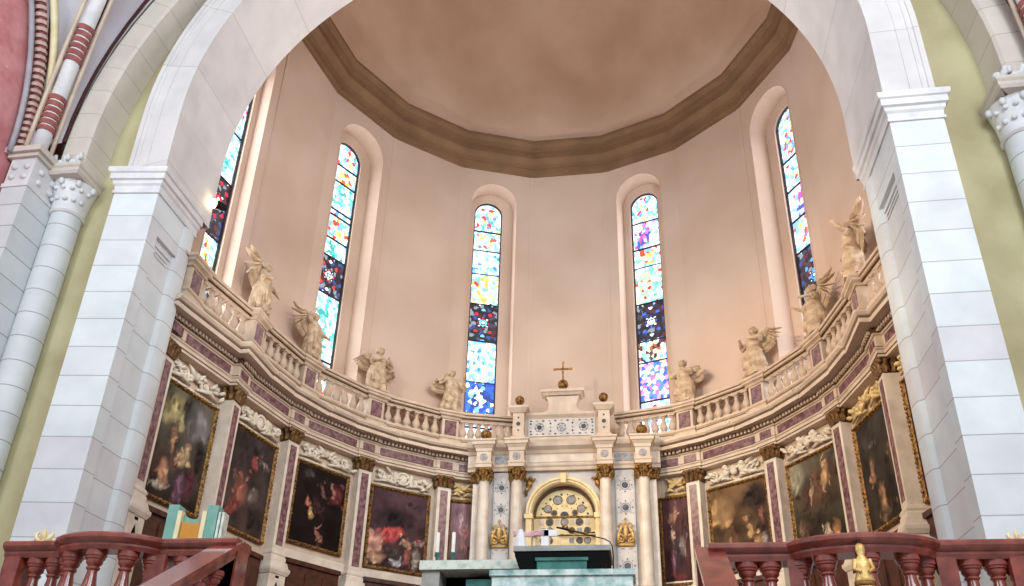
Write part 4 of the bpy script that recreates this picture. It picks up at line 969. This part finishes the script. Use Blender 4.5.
m.build('cross', BRON, t)
# gilded arch, keystone, imposts, spandrels
m = MB(); sec = [(-.80, .10), (-.80, .03), (-.84, -.02), (-.88, -.03), (-.90, -.06), (-.96, -.06), (-.96, .10)]; vs = []; fs = []; n = 36; k = len(sec)
for i in range(n+1):
    a = pi*i/n
    for r, y in sec: vs.append((.02+r*cos(a), y, ASZ-r*sin(a)))
for i in range(n):
    for j in range(k): c = (j+1) % k; fs.append((i*k+j, (i+1)*k+j, (i+1)*k+c, i*k+c))
m.add(vs, fs)
for sx in (-1, 1):
    m.box(.02+sx*.88-.11, .02+sx*.88+.11, -.10, .1, ASZ-.14, ASZ-.02); m.box(.02+sx*.88-.075, .02+sx*.88+.075, -.06, .1, 6.1, ASZ-.14)
m.prism([(-.04, 8.80), (.08, 8.80), (.11, 9.06), (-.07, 9.06)], -.12, .1); m.build('gilded_arch', GOLB, t, smooth=True, angle=25)
m = MB()
for sx in (-1, 1):                                              # reclining spandrel figures
    x = .02+sx*.86
    m.ball((x, .04, 8.98), .06); m.ball((x+sx*.03, .05, 8.84), (.09, .06, .13)); m.tube([(x+sx*.03, .04, 8.76), (x+sx*.10, .0, 8.66), (x+sx*.1, .05, 8.52)], [.06, .05, .03], 7); m.tube([(x, .03, 8.9), (x-sx*.14, .0, 8.96)], [.04, .025], 6)
    m.tube([(x+sx*.05, .06, 8.9), (x+sx*.16, .05, 9.04)], [.05, .02], 6)
m.build('spandrel_figures', BRON, t, smooth=True)
m = MB()                                                       # dark band painting the shadow inside the arch recess
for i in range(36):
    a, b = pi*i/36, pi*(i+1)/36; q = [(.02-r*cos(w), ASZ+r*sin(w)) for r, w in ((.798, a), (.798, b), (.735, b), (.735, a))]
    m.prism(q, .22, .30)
m.build('arch_shadow_band', BROL, t)
# pierced gilded screen inside the arch
m = MB(); n = 30; ar = [(.02-.79*cos(pi*i/n), ASZ+.79*sin(pi*i/n)) for i in range(n+1)]
m.prism(ar, .30, .345, 0); m.box(-.77, .81, .30, .345, 6.25, ASZ, 0); y = .30
ring(m, .02, ASZ, .76, .03, y, 3, 48) if False else None
for i in range(12): a = pi*(i+.5)/12; disc(m, .02+.60*cos(a), ASZ+.60*sin(a), .022 if i % 2 else .032, y, 2, 8)
for a, r, rr in ((68, .46, .10), (112, .46, .10), (24, .47, .085), (156, .47, .085)): disc(m, .02+r*cos(RD(a)), ASZ+.02+r*sin(RD(a)), rr, y, 1); ring(m, .02+r*cos(RD(a)), ASZ+.02+r*sin(RD(a)), rr+.025, .02, y, 3)
for sx in (-1, 1): disc(m, .02+sx*.27, ASZ+.10, .06, y, 2); ring(m, .02+sx*.27, ASZ+.10, .085, .02, y, 3)
hd = [(.02+.11*cos(pi*i/10), ASZ+.03+.11*sin(pi*i/10)) for i in range(11)]; m.prism(hd, y-.012, y, 2)
for i in range(6):
    for q in (.2, .33): disc(m, .02+q*1.3*cos(pi*(i+.5)/6), ASZ+.05+q*1.2*sin(pi*(i+.5)/6), .014, y, 2, 6)
m.box(-.78, .82, y-.03, y, ASZ-.03, ASZ+.015, 3)
for x, mi in ((-.36, 2), (.02, 1), (.40, 2)): disc(m, x, ASZ-.14, .085, y, mi); ring(m, x, ASZ-.14, .105, .02, y, 3)
for x in (-.17, .21, -.56, .60): m.box(x-.06, x+.06, y-.01, y, ASZ-.22, ASZ-.07, 4)
for r in range(4):
    z = ASZ-.36-.26*r
    for i, x in enumerate((-.52, -.36, .20, .40, .60)):
        if (i+r) % 3: disc(m, x, z, .07 if i != 3 else .085, y, 1 if (i+r) % 2 else 2); ring(m, x, z, .09, .018, y, 3)
        else: m.box(x-.06, x+.06, y-.01, y, z-.07, z+.07, 1)
    m.box(-.78, .82, y-.02, y, z-.14, z-.12, 3)
m.build('gilded_screen', [GOLB, GREYM, DARKM, GOLD, MARB], t)
# gilt swag rail across the screen
m = MB(); m.tube([(.0, .2, 7.72), (.25, .18, 7.62), (.5, .17, 7.56), (.8, .17, 7.56)], .02, 8); m.tube([(-.1, .2, 7.52), (.8, .18, 7.48)], .018, 8)
for x in (.0, .1, .2): m.ball((x, .18, 7.74-.3*x), .035, 0, None, 8, 6)
m.build('swag_rail', GOLD, t, smooth=True)
# gilded relief groups between the columns
for cx in (-1.60, 1.56):
    m = MB(); y = -.02
    m.box(cx-.2, cx+.2, -.03, .06, 7.16, 7.22)
    for sx in (-1, 1):
        spiral(m, (cx+sx*.12, 7.32), .09, 1.3, sx, pi/2, y, 0, .028); m.tube([(cx+sx*.2, y, 7.22), (cx+sx*.17, y-.04, 7.45), (cx+sx*.1, y-.02, 7.62), (cx+sx*.15, y, 7.72)], [.04, .045, .035, .02], 7)
        m.ball((cx+sx*.15, y-.04, 7.52), .055, 0, None, 8, 6); m.tube([(cx+sx*.15, y-.03, 7.46), (cx+sx*.05, y-.06, 7.38)], [.035, .02], 6)
    m.ball((cx, y-.05, 7.62), (.06, .05, .08)); m.tube([(cx, y-.04, 7.3), (cx, y-.06, 7.5), (cx, y-.03, 7.78)], [.05, .06, .02], 8); m.ball((cx, y-.03, 7.84), .035, 0, None, 8, 6)
    for i in range(5): a = pi*(i+.5)/5; m.ball((cx+.17*cos(a), y, 7.64+.12*sin(a)), .025, 0, None, 7, 5)
    m.build('gilded_relief', GOLM, t, smooth=True)

# ------------------------------------------------------------------ stone angels on the pedestals
def wing(side_, lift, spread, size, parent):
    """side_ +1 = statue's +x; lift: angle of the leading edge above horizontal; spread: 0 folded back, 1 wide open"""
    m = MB(); s = Vector((side_*.07, .10, .96)); d = Vector((side_*cos(lift)*(.45+.55*spread), .08, sin(lift))).normalized()
    L = .30*size; n = 12
    m.tube([s, s+d*L*.5+Vector((0, .0, .05)), s+d*L+Vector((0, 0, .02)), s+d*L*1.04+Vector((0, 0, -.06))], [.05, .065, .055, .03], 8)
    down = Vector((side_*.22*spread, .05, -1)).normalized()
    for row, (l, rr, off) in enumerate(((.50, .05, .02), (.34, .055, -.01), (.18, .055, -.045))):
        for i in range(n):
            f = i/(n-1); p = s+d*L*f+Vector((0, off, .03*sin(pi*f))); q = down.lerp(d, f**2*(.22+.5*max(0, sin(lift)))).normalized(); l2 = l*size*(.62+.38*sin(pi*(.15+.7*f)))
            m.tube([p, p+q*l2*.35, p+q*l2*.8, p+q*l2], [rr*.7, rr, rr*.85, rr*.3], 6, 0, None, .5)
    return m.build('wing', STAT, parent, smooth=True)
def angel(k, label, armR, armL, wings, turn=0., sway=1, scale=1.0, prop=None):
    M = vertF(k, RB+.02, 10.90) @ Matrix.Rotation(turn, 4, 'Z') @ Matrix.Diagonal((1.22*scale, 1.2*scale, scale, 1))
    t = thing('angel_statue', label, 'statue', M, 'stone angels on the gallery balustrade')
    m = MB(); rings = []; N = 28; fs = []; vs = []
    spec = [(.05, .22, .17, .00), (.12, .24, .19, .0), (.25, .23, .18, .01), (.40, .22, .17, .025), (.55, .21, .165, .035), (.66, .19, .15, .03), (.74, .165, .135, .02), (.82, .165, .135, .005), (.92, .18, .135, -.01), (1.00, .175, .12, -.015), (1.05, .11, .08, -.015), (1.085, .055, .05, -.015), (1.12, .05, .048, -.015)]
    rnd = random.Random(k*7+3); ph = rnd.random()*6
    for z, rx, ry, sx in spec:
        fold = max(0, (.75-z)/.75)
        for i in range(N):
            a = 2*pi*i/N; q = 1+fold*(.13*sin(7*a+ph+z*3)+.08*sin(11*a-z*5+ph))+.03*sin(5*a+z*14)
            vs.append((sx*sway+rx*q*cos(a), ry*q*sin(a)-.02*fold*0, z))
    for j in range(len(spec)-1):
        for i in range(N): b = (i+1) % N; fs.append((j*N+i, j*N+b, (j+1)*N+b, (j+1)*N+i))
    fs += [tuple(range(N-1, -1, -1)), tuple(range((len(spec)-1)*N, len(spec)*N))]; m.add(vs, fs)
    hx = -.015*sway
    # head, face, hair
    m.ball((hx, -.015, 1.205), (.068, .082, .098), 0, None, 14, 10); m.tube([(hx, -.09, 1.225), (hx, -.108, 1.195), (hx, -.09, 1.185)], [.012, .018, .012], 6)
    m.ball((hx, -.075, 1.145), (.026, .022, .018)); m.ball((hx, -.088, 1.168), (.022, .012, .008))
    for sx in (-1, 1): m.ball((hx+sx*.028, -.082, 1.222), (.014, .008, .009)); m.ball((hx+sx*.07, -.01, 1.2), (.012, .02, .03))
    for i in range(16): a = pi*i/15; m.ball((hx+.075*cos(a), .02+.05*sin(a), 1.24+.035*sin(i*2.1)), (.034, .036, .045), 0, None, 7, 5)
    for i in range(7): m.ball((hx-.06+.02*i, -.035, 1.285), (.022, .03, .022), 0, None, 7, 5)
    # legs under the slit robe and feet
    for sx, fy in ((-1, -.10), (1, -.04)):
        x = sx*.075; m.tube([(x*.9+.02*sway, -.05, .55), (x+.015*sway, fy-.06, .32), (x, fy-.02, .10), (x, fy-.02, .05)], [.085, .068, .045, .04], 10); m.tube([(x, fy, .045), (x+sx*.01, fy-.08, .04), (x+sx*.015, fy-.13, .03)], [.042, .04, .025], 8)
    # cloak folds
    for i in range(6):
        a = -pi*.9+i*.33; x0 = .15*cos(a); m.tube([(x0*.9, -.11-.02*sin(i*1.7), .72), (x0*1.15+.03*sway, -.15, .5), (x0*1.25, -.16+.03*sin(i*2.3), .24)], [.022, .032, .026], 7)
    m.tube([(-.15, -.03, .95), (-.02, -.125, .80), (.14, -.06, .68), (.17, .02, .60)], [.035, .045, .05, .04], 8)          # sash
    for sx, arm in ((-1, armR), (1, armL)):
        sh = Vector((sx*.15+hx, 0, .995)); el = sh+Vector(arm[0]); ha = el+Vector(arm[1])
        m.tube([sh, sh.lerp(el, .5), el], [.062, .056, .046], 10); m.tube([el, el.lerp(ha, .5), ha], [.046, .042, .028], 10); m.ball(sh, .065)
        d = (ha-el).normalized(); pm = ha+d*.03; m.ball(pm, (.026, .026, .03)); o = d.orthogonal().normalized()
        for q in range(4): m.tube([pm+o*(q-1.5)*.014, pm+d*.04+o*(q-1.5)*.018, pm+d*(.062+.006*(q in (1, 2)))+o*(q-1.5)*.018], [.011, .01, .007], 5)
        w = d.cross(o); m.tube([pm+o*.028, pm+o*.045+d*.025], [.011, .008], 5)
        m.tube([sh+Vector((0, -.02, -.02)), sh.lerp(el, .55)+Vector((0, 0, -.05)), el+Vector((0, 0, -.08))], [.06, .055, .03], 8)   # sleeve
    m.box(-.21, .21, -.20, .18, 0, .06)
    b = m.build('body', STAT, t, smooth=True); md = b.modifiers.new('one_surface', 'REMESH'); md.mode = 'VOXEL'; md.voxel_size = .013; md.use_smooth_shade = True
    for w in wings: wing(*w, t)
    if prop: mm = MB(); prop(mm); mm.build('held_attribute', STAT, t, smooth=True)
    return t
angel(-1.5, 'stone angel on the first pedestal left of the altar, wing spread level to one side', [(-.16, -.05, -.12), (.05, -.16, .10)], [(.14, -.06, -.14), (-.06, -.14, .14)], [(-1, RD(8), .95, .85), (1, RD(30), .4, .7)], .1, 1, .98)
angel(-2.5, 'stone angel with arms folded and both wings hanging, second pedestal left of the altar', [(-.10, -.08, -.16), (.16, -.13, .03)], [(.10, -.08, -.16), (-.14, -.14, .08)], [(-1, RD(18), .75, .85), (1, RD(12), .75, .9)], .0, -1, 1.02)
angel(-3.5, 'stone angel before the stained glass with one wing swept up, arms raised', [(-.17, -.06, .06), (.06, -.08, .18)], [(.14, -.08, -.12), (-.03, -.12, -.12)], [(-1, RD(52), .9, .95), (1, RD(-5), .5, .8)], .25, 1, 1.0)
angel(-4.5, 'stone angel with wings raised overhead and one arm stretched sideways, fourth left of the altar', [(-.10, -.05, -.18), (.10, -.10, .04)], [(.20, -.06, -.03), (.22, -.05, -.02)], [(-1, RD(64), .45, .9), (1, RD(70), .5, .95)], .2, -1, 1.05)
angel(1.5, 'stone angel on the first pedestal right of the altar, one broad wing spread beside it', [(-.15, -.06, -.08), (.03, -.1, .17)], [(.12, -.08, -.15), (-.1, -.14, .05)], [(1, RD(14), .95, .85), (-1, RD(40), .4, .6)], -.1, 1, .98)
angel(2.5, 'stone angel on the second pedestal right of the altar, wing raised above a folded arm', [(-.14, -.08, -.12), (.14, -.14, .06)], [(.13, -.08, -.13), (-.16, -.13, .04)], [(1, RD(34), .85, .9), (-1, RD(60), .3, .6)], -.15, -1, 1.06)
angel(3.5, 'stone angel on the third pedestal right of the altar, wings lifted behind its bowed head', [(-.14, -.10, -.10), (.02, -.15, .03)], [(.13, -.1, -.12), (-.06, -.15, .0)], [(1, RD(58), .8, .95), (-1, RD(66), .35, .7)], -.2, 1, 1.02)
angel(4.5, 'stone angel with an outstretched arm and wings thrown up, nearest the right-hand pier', [(-.20, -.08, -.01), (-.22, -.06, .03)], [(.15, -.08, -.06), (.06, -.12, .14)], [(1, RD(62), .8, 1.0), (-1, RD(68), .5, .8)], -.25, -1, 1.08)

# ------------------------------------------------------------------ red marble balustrades in front of the presbytery and the stair rails
RF = 2.7; RL, RR = 3.81, 3.69; RTOP = 3.76
RBP = [(.10, 0), (.10, .06), (.08, .07), (.06, .09), (.055, .12), (.075, .16), (.10, .22), (.108, .30), (.10, .38), (.082, .48), (.062, .57), (.050, .64), (.048, .675), (.064, .69), (.064, .705), (.052, .715), (.07, .735), (.078, .75), (.078, .775), (.09, .785), (.092, .805), (.102, .81), (.102, .86)]
m = MB(); m.lathe(RBP, 16); o = m.build('baluster', REDM, None, smooth=True, angle=40); RBM = o.data; bpy.data.objects.remove(o)
def rrail(T): return [(-.14, T-.16), (.10, T-.16), (.12, T-.12), (.12, T-.10), (.15, T-.08), (.17, T-.05), (.17, T-.02), (.15, T), (-.17, T), (-.19, T-.04), (-.16, T-.09), (-.14, T-.12)]
RPLIN = [(-.16, RF), (.16, RF), (.16, RF+.04), (.13, RF+.06), (-.13, RF+.06), (-.16, RF+.04)]
def red_balustrade(label, path, spots, posts=(), RTOP=3.7):
    t = thing('marble_balustrade', label, 'balustrade', I4, 'red marble balustrades of the presbytery')
    m = MB(); m.sweep(path, rrail(RTOP)); m.build('handrail', REDM, t, smooth=True, angle=25)
    m = MB(); m.sweep(path, RPLIN); m.build('plinth', REDM, t)
    for x, y in spots:
        o = bpy.data.objects.new('baluster', RBM); COL.objects.link(o); o.parent = t; o.location = (x, y, RF+.05); o.scale = (1, 1, (RTOP-.16-RF-.05)/.86)
    for x, y, w in posts:
        m = MB(); m.box(x-w, x+w, y-.12, y+.12, RF, RTOP-.15); p = m.build('post', REDM, t)
    return t
YR = -7.0
def bow(cx, w, d, n=18):
    return [(cx-w*cos(pi*i/n), YR-d*sin(pi*i/n)) for i in range(n+1)]
def along(x0, x1, n): return [(x0+(x1-x0)*(i+.5)/n, YR) for i in range(n)]
# left
bl = bow(-3.49, .46, .30)
red_balustrade('red marble balustrade with two posts at the left edge, ending at the bowed section', [(-4.66, YR), (-3.95, YR)], along(-4.52, -4.26, 2) if False else [(-4.34, YR), (-4.13, YR)], [(-4.55, YR, .09)], RL)
red_balustrade('bowed red marble balustrade in front of the left pier', bl, [bl[i] for i in (1, 5, 9, 13, 17)], [], RL)
red_balustrade('red marble balustrade between the left bow and the stair rail', [(-3.03, YR), (-2.12, YR)], [(-2.72, YR), (-2.50, YR)], [(-2.96, YR, .10), (-2.24, YR, .11)], RL)
# right
br = bow(3.72, .52, .28)
red_balustrade('red marble balustrade between the stair rail and the right bow', [(2.40, YR), (3.20, YR)], [(2.74, YR), (2.94, YR)], [(2.52, YR, .06), (3.14, YR, .06)], RR)
red_balustrade('bowed red marble balustrade in front of the dark paintings, right of the stairs', br, [br[i] for i in (1, 5, 9, 13, 17)], [], RR)
red_balustrade('red marble balustrade running off the right edge beside the right pier', [(4.24, YR), (5.06, YR)], [(4.62, YR), (4.83, YR)], [(4.40, YR, .08), (5.0, YR, .09)], RR)
def stair_rail(x, label, slope, w, RTOP):
    t = thing('stair_balustrade', label, 'stair rail', I4, 'sloping red marble stair rails')
    ln = 3.4; m = MB(); y0 = YR-.02
    for (a, b, z0, z1) in ((-w, w, -.14, -.06), (-w-.02, w+.02, -.06, 0)):
        vs = [(x+a, y0, RTOP+z0), (x+b, y0, RTOP+z0), (x+b, y0, RTOP+z1), (x+a, y0, RTOP+z1)]; vs += [(p[0], y0-ln, p[2]-slope*ln) for p in vs]
        m.add(vs, [(0, 1, 2, 3), (7, 6, 5, 4), (0, 4, 5, 1), (1, 5, 6, 2), (2, 6, 7, 3), (3, 7, 4, 0)])
    m.build('handrail', REDM, t)
    m = MB(); vs = [(x-w, y0, RF-.1), (x+w, y0, RF-.1), (x+w, y0, RF+.12), (x-w, y0, RF+.12)]; vs += [(p[0], y0-ln, max(0.0, p[2]-slope*ln)) for p in vs]
    m.add(vs, [(0, 1, 2, 3), (7, 6, 5, 4), (0, 4, 5, 1), (1, 5, 6, 2), (2, 6, 7, 3), (3, 7, 4, 0)]); m.build('stringer', REDM, t)
    for i in range(10):
        y = y0-.25-.31*i; z = RF+.08-slope*(.25+.31*i)
        if z < 0: break
        o = bpy.data.objects.new('baluster', RBM); COL.objects.link(o); o.parent = t; o.location = (x, y, z); o.scale = (1, 1, .95)
    m = MB(); m.box(x-.13, x+.13, y0-.1, y0+.14, RF, RTOP-.1); m.build('post', REDM, t)
stair_rail(-2.24, 'sloping red marble stair rail descending left of the steps', .60, .12, RL)
stair_rail(2.42, 'flat-topped sloping red marble stair rail descending beside the narrow reddish painting', .62, .11, RR)

# gilded ornaments standing on and behind the red rails
def fleuron(x, y, z, label, s=1.):
    m = MB(); m.ball((0, 0, .05), (.07, .05, .05)); m.tube([(0, 0, .05), (0, -.01, .16), (0, 0, .24)], [.03, .04, .01], 7)
    for sx in (-1, 1):
        m.tube([(sx*.02, 0, .06), (sx*.09, -.01, .10), (sx*.12, 0, .17), (sx*.08, 0, .2)], [.03, .035, .025, .012], 7); m.tube([(sx*.05, 0, .04), (sx*.15, 0, .03), (sx*.17, 0, .10)], [.03, .03, .012], 7)
    o = m.build('gilded_ornament', GOLB, None, smooth=True); o.location = (x, y, z); o.scale = (s, s, s); tag(o, label, 'ornament')
fleuron(-4.42, -6.92, RL, 'small gilded leaf ornament on the left red balustrade in front of the pier', .8)
fleuron(5.10, -6.9, RR, 'small gilded ornament on the red balustrade at the right edge', .6)
# gilded figure hung on the right bow
M = Matrix.Translation((3.62, -7.46, 3.02)); t = thing('gilded_figure', 'gilded bronze figure hanging before the balusters of the right-hand bow', 'figurine', M)
m = MB(); m.lathe([(.015, .56), (.036, .545), (.04, .50), (.026, .46), (.04, .44), (.062, .40), (.066, .30), (.082, .22), (.078, .20), (.10, .12), (.095, .08), (.06, .06)], 18, 0, Matrix.Scale(.62, 4, (0, 1, 0)))
for sx in (-1, 1): m.tube([(sx*.05, 0, .08), (sx*.06, -.01, .0), (sx*.09, -.03, -.06)], [.04, .035, .02], 8); m.tube([(sx*.055, 0, .42), (sx*.075, -.02, .34), (sx*.03, -.05, .31)], [.024, .02, .014], 8)
m.build('body', GOLM, t, smooth=True, angle=60)
m = MB(); m.lathe([(.078, .2), (.088, .21), (.088, .235), (.075, .245)], 18, 0, Matrix.Scale(.65, 4, (0, 1, 0))); m.build('belt', GOLD, t, smooth=True)
m = MB(); m.tube([(0, .0, .54), (0, .05, .62), (0, .14, .62)], .012, 7); m.build('hanging_hook', METB, t, smooth=True)

# ------------------------------------------------------------------ furniture of the presbytery
t = thing('green_marble_block', 'low veined green marble front block below the black altar table', 'altar front', Matrix.Translation((.84, -4.6, 0)))
m = MB(); m.box(-.86, .86, 0, .5, 3.1, 4.02); m.build('body', GREEN, t)
m = MB(); m.box(-.89, .89, -.03, .53, 4.02, 4.09); m.build('top_slab', GREEN, t)
m = MB(); m.box(-.9, .9, -.04, .54, 3.1, 3.24); m.build('plinth', GREEP, t)
t = thing('altar_table', 'black tapering altar table with grey slab top and green front panel', 'altar', Matrix.Translation((.78, -3.75, 0)))
m = MB(); m.prism([(-.53, 4.20), (.56, 4.20), (.565, 4.36), (.62, 4.44), (.62, 4.50), (-.62, 4.50), (-.62, 4.44)], -.2, .55); m.prism([(-.53, 3.5), (.56, 3.5), (.56, 4.2), (-.53, 4.2)], -.12, .5); m.build('underside', BLACK, t)
m = MB(); m.box(-.64, .64, -.22, .6, 4.50, 4.57); m.build('top_slab', GREYS, t)
m = MB(); m.box(-.32, .33, -.235, -.19, 3.6, 4.36); m.box(-.34, .35, -.26, -.19, 4.36, 4.40); m.build('front_panel', GREEP, t)
t = thing('side_table', 'pale green marble credence table with dark hollow beneath, left of the altar table', 'table', Matrix.Translation((-.58, -3.2, 0)))
m = MB(); m.box(-.75, .76, 0, .7, 4.46, 4.59); m.build('top_slab', PALEG, t)
m = MB(); m.box(-.72, -.46, .06, .64, 3.5, 4.46); m.build('support', GREYS, t)
m = MB(); m.box(.4, .7, .06, .64, 3.5, 4.46); m.build('support', GREYS, t)
m = MB(); m.box(-.46, .4, .5, .6, 3.5, 4.46); m.build('back_panel', BLACK, t)
m = MB(); m.box(-.1, .35, .2, .5, 3.5, 4.36); m.build('inner_block', GREEP, t)
for x, l in ((-1.12, 'white candle in green holder on the side table, farther from the altar'), (-.885, 'white candle in green holder on the side table, nearer the altar')):
    t = thing('altar_candle', l, 'candle', Matrix.Translation((x, -3.05, 4.59)), 'candles on the side table')
    m = MB(); m.lathe([(.028, .12), (.028, .44), (.02, .45), (.004, .452)], 12); m.build('wax', WAX, t, smooth=True, angle=40)
    m = MB(); m.lathe([(.05, 0), (.05, .015), (.02, .03), (.018, .07), (.036, .1), (.036, .15), (.03, .15)], 14); m.build('holder', GREEP, t, smooth=True, angle=40)
# things on the altar table
Z = 4.57
t = thing('veiled_chalice', 'tall white cloth veil tapering to a point at the left end of the altar table', 'veil', Matrix.Translation((.20, -3.72, Z)))
m = MB(); vs = []; fs = []; N = 28
for z, r in ((0, .085), (.1, .075), (.2, .058), (.27, .04), (.30, .02), (.305, .004)):
    for i in range(N): a = 2*pi*i/N; q = 1+.12*(1-z/.32)*sin(6*a); vs.append((r*q*cos(a), .8*r*q*sin(a), z))
for j in range(5):
    for i in range(N): b = (i+1) % N; fs.append((j*N+i, j*N+b, (j+1)*N+b, (j+1)*N+i))
m.add(vs, fs); m.build('veil', CLOTH, t, smooth=True)
t = thing('draped_cross', 'white altar cross with a pinkish draped arm standing on the altar table', 'cross', Matrix.Translation((.50, -3.70, Z)))
m = MB(); m.box(-.02, .08, -.02, .02, .02, .30); m.box(-.10, .20, -.02, .02, .20, .285); m.box(-.09, .11, -.06, .06, 0, .025); m.build('upright', CLOTH, t)
m = MB()
vs = []; fs = []
for i in range(13):
    x = -.40+.42*i/12
    for j in range(7): vs.append((x, -.02+.012*sin(i*1.3+j), .27-.012*j+.01*sin(i*.8)))
for i in range(12):
    for j in range(6): fs.append((i*7+j, i*7+j+1, (i+1)*7+j+1, (i+1)*7+j))
m.add(vs, fs); o = m.build('draped_arm', PINK, t, smooth=True); sm = o.modifiers.new('thick', 'SOLIDIFY'); sm.thickness = .012
for x in (-.16, .10):
    t = thing('cream_pillar_stand', 'short cream stand %s the white altar cross' % ('left of' if x < 0 else 'right of'), 'stand', Matrix.Translation((.50+x*.75, -3.66, Z)))
    m = MB(); m.lathe([(.035, 0), (.035, .02), (.024, .03), (.022, .15), (.034, .17), (.034, .19)], 12); m.build('pillar', CREAM, t, smooth=True, angle=40)
    m = MB(); m.lathe([(.03, .19), (.04, .20), (.04, .21), (.0, .212)], 12); m.build('pan', CREAM, t)
t = thing('gooseneck_microphone', 'thin black gooseneck microphone arching over the altar table', 'microphone', Matrix.Translation((0, -3.85, 0)))
m = MB(); m.tube([(1.44, 0, 4.1), (1.45, 0, 4.45), (1.44, 0, 4.58), (1.41, 0, 4.64), (1.34, 0, 4.68), (1.1, 0, 4.745), (.86, 0, 4.81)], .008, 8); m.build('neck', METB, t, smooth=True)
m = MB(); m.tube([(.86, 0, 4.81), (.80, 0, 4.83), (.70, 0, 4.85)], [.013, .016, .012], 10); m.build('capsule', METB, t, smooth=True)
m = MB(); m.lathe([(.08, 3.5), (.08, 3.52), (.018, 3.54), (.014, 4.12)], 14, 0, Matrix.Translation((1.44, 0, 0))); m.build('stand', GREYS, t, smooth=True, angle=40)
# teal and orange cabinet behind the left rail
cx, cy = -5.10, -2.9
t = thing('painted_cabinet', 'teal painted wooden cabinet with orange panel and scooped top behind the left rail', 'cabinet', place(cx, cy, 2.7, .12))
for x in (-.40, .22): m = MB(); m.box(x, x+.17, -.12, .12, 0, 2.86); m.build('side_post', TEAL, t)
m = MB(); sc = [(-.24+.48*i/12, 2.80-.15*sin(pi*i/12)) for i in range(13)]
m.prism([(-.24, 2.58)]+sc+[(.24, 2.58)], -.05, .08); m.build('scooped_crest', TEAL, t)
m = MB(); so = [(-.15+.30*i/12, 2.60-.03*sin(pi*i/12)) for i in range(13)]; m.prism([(-.15, .1)]+so+[(.15, .1)], -.10, .04); m.build('orange_panel', ORAN, t)
for x in (-.23, .16): m = MB(); m.box(x, x+.065, -.14, .0, 0, 2.76); m.build('cream_moulding', CREAM, t)
for x in (.40, .46): m = MB(); m.box(x, x+.035, -.10, .1, 0, 2.76); m.build('fluted_edge', PALEG, t)
m = MB(); m.box(-.46, .52, -.2, .2, 0, .12); m.build('plinth', DWOOD, t)
# spotlight on the rear corner of the left pier
t = thing('spotlight', 'small lit spotlight on a bracket at the rear edge of the left pier', 'lamp', place(-6.50, -1.93, 12.40, -.5))
m = MB(); m.lathe([(.07, -.1), (.09, 0), (.10, .12), (.11, .16)], 16, 0, Matrix.Rotation(RD(100), 4, 'X')); m.build('housing', METB, t, smooth=True, angle=40)
m = MB(); m.lathe([(.0, .0), (.105, 0), (.10, .03), (.0, .045)], 16, 0, Matrix.Rotation(RD(100), 4, 'X') @ Matrix.Translation((0, 0, .15))); m.build('lens', BULB, t)
m = MB(); m.tube([(0, .05, 0), (-.1, .1, -.05), (-.22, .12, -.05)], .02, 8); m.build('bracket', METB, t, smooth=True)
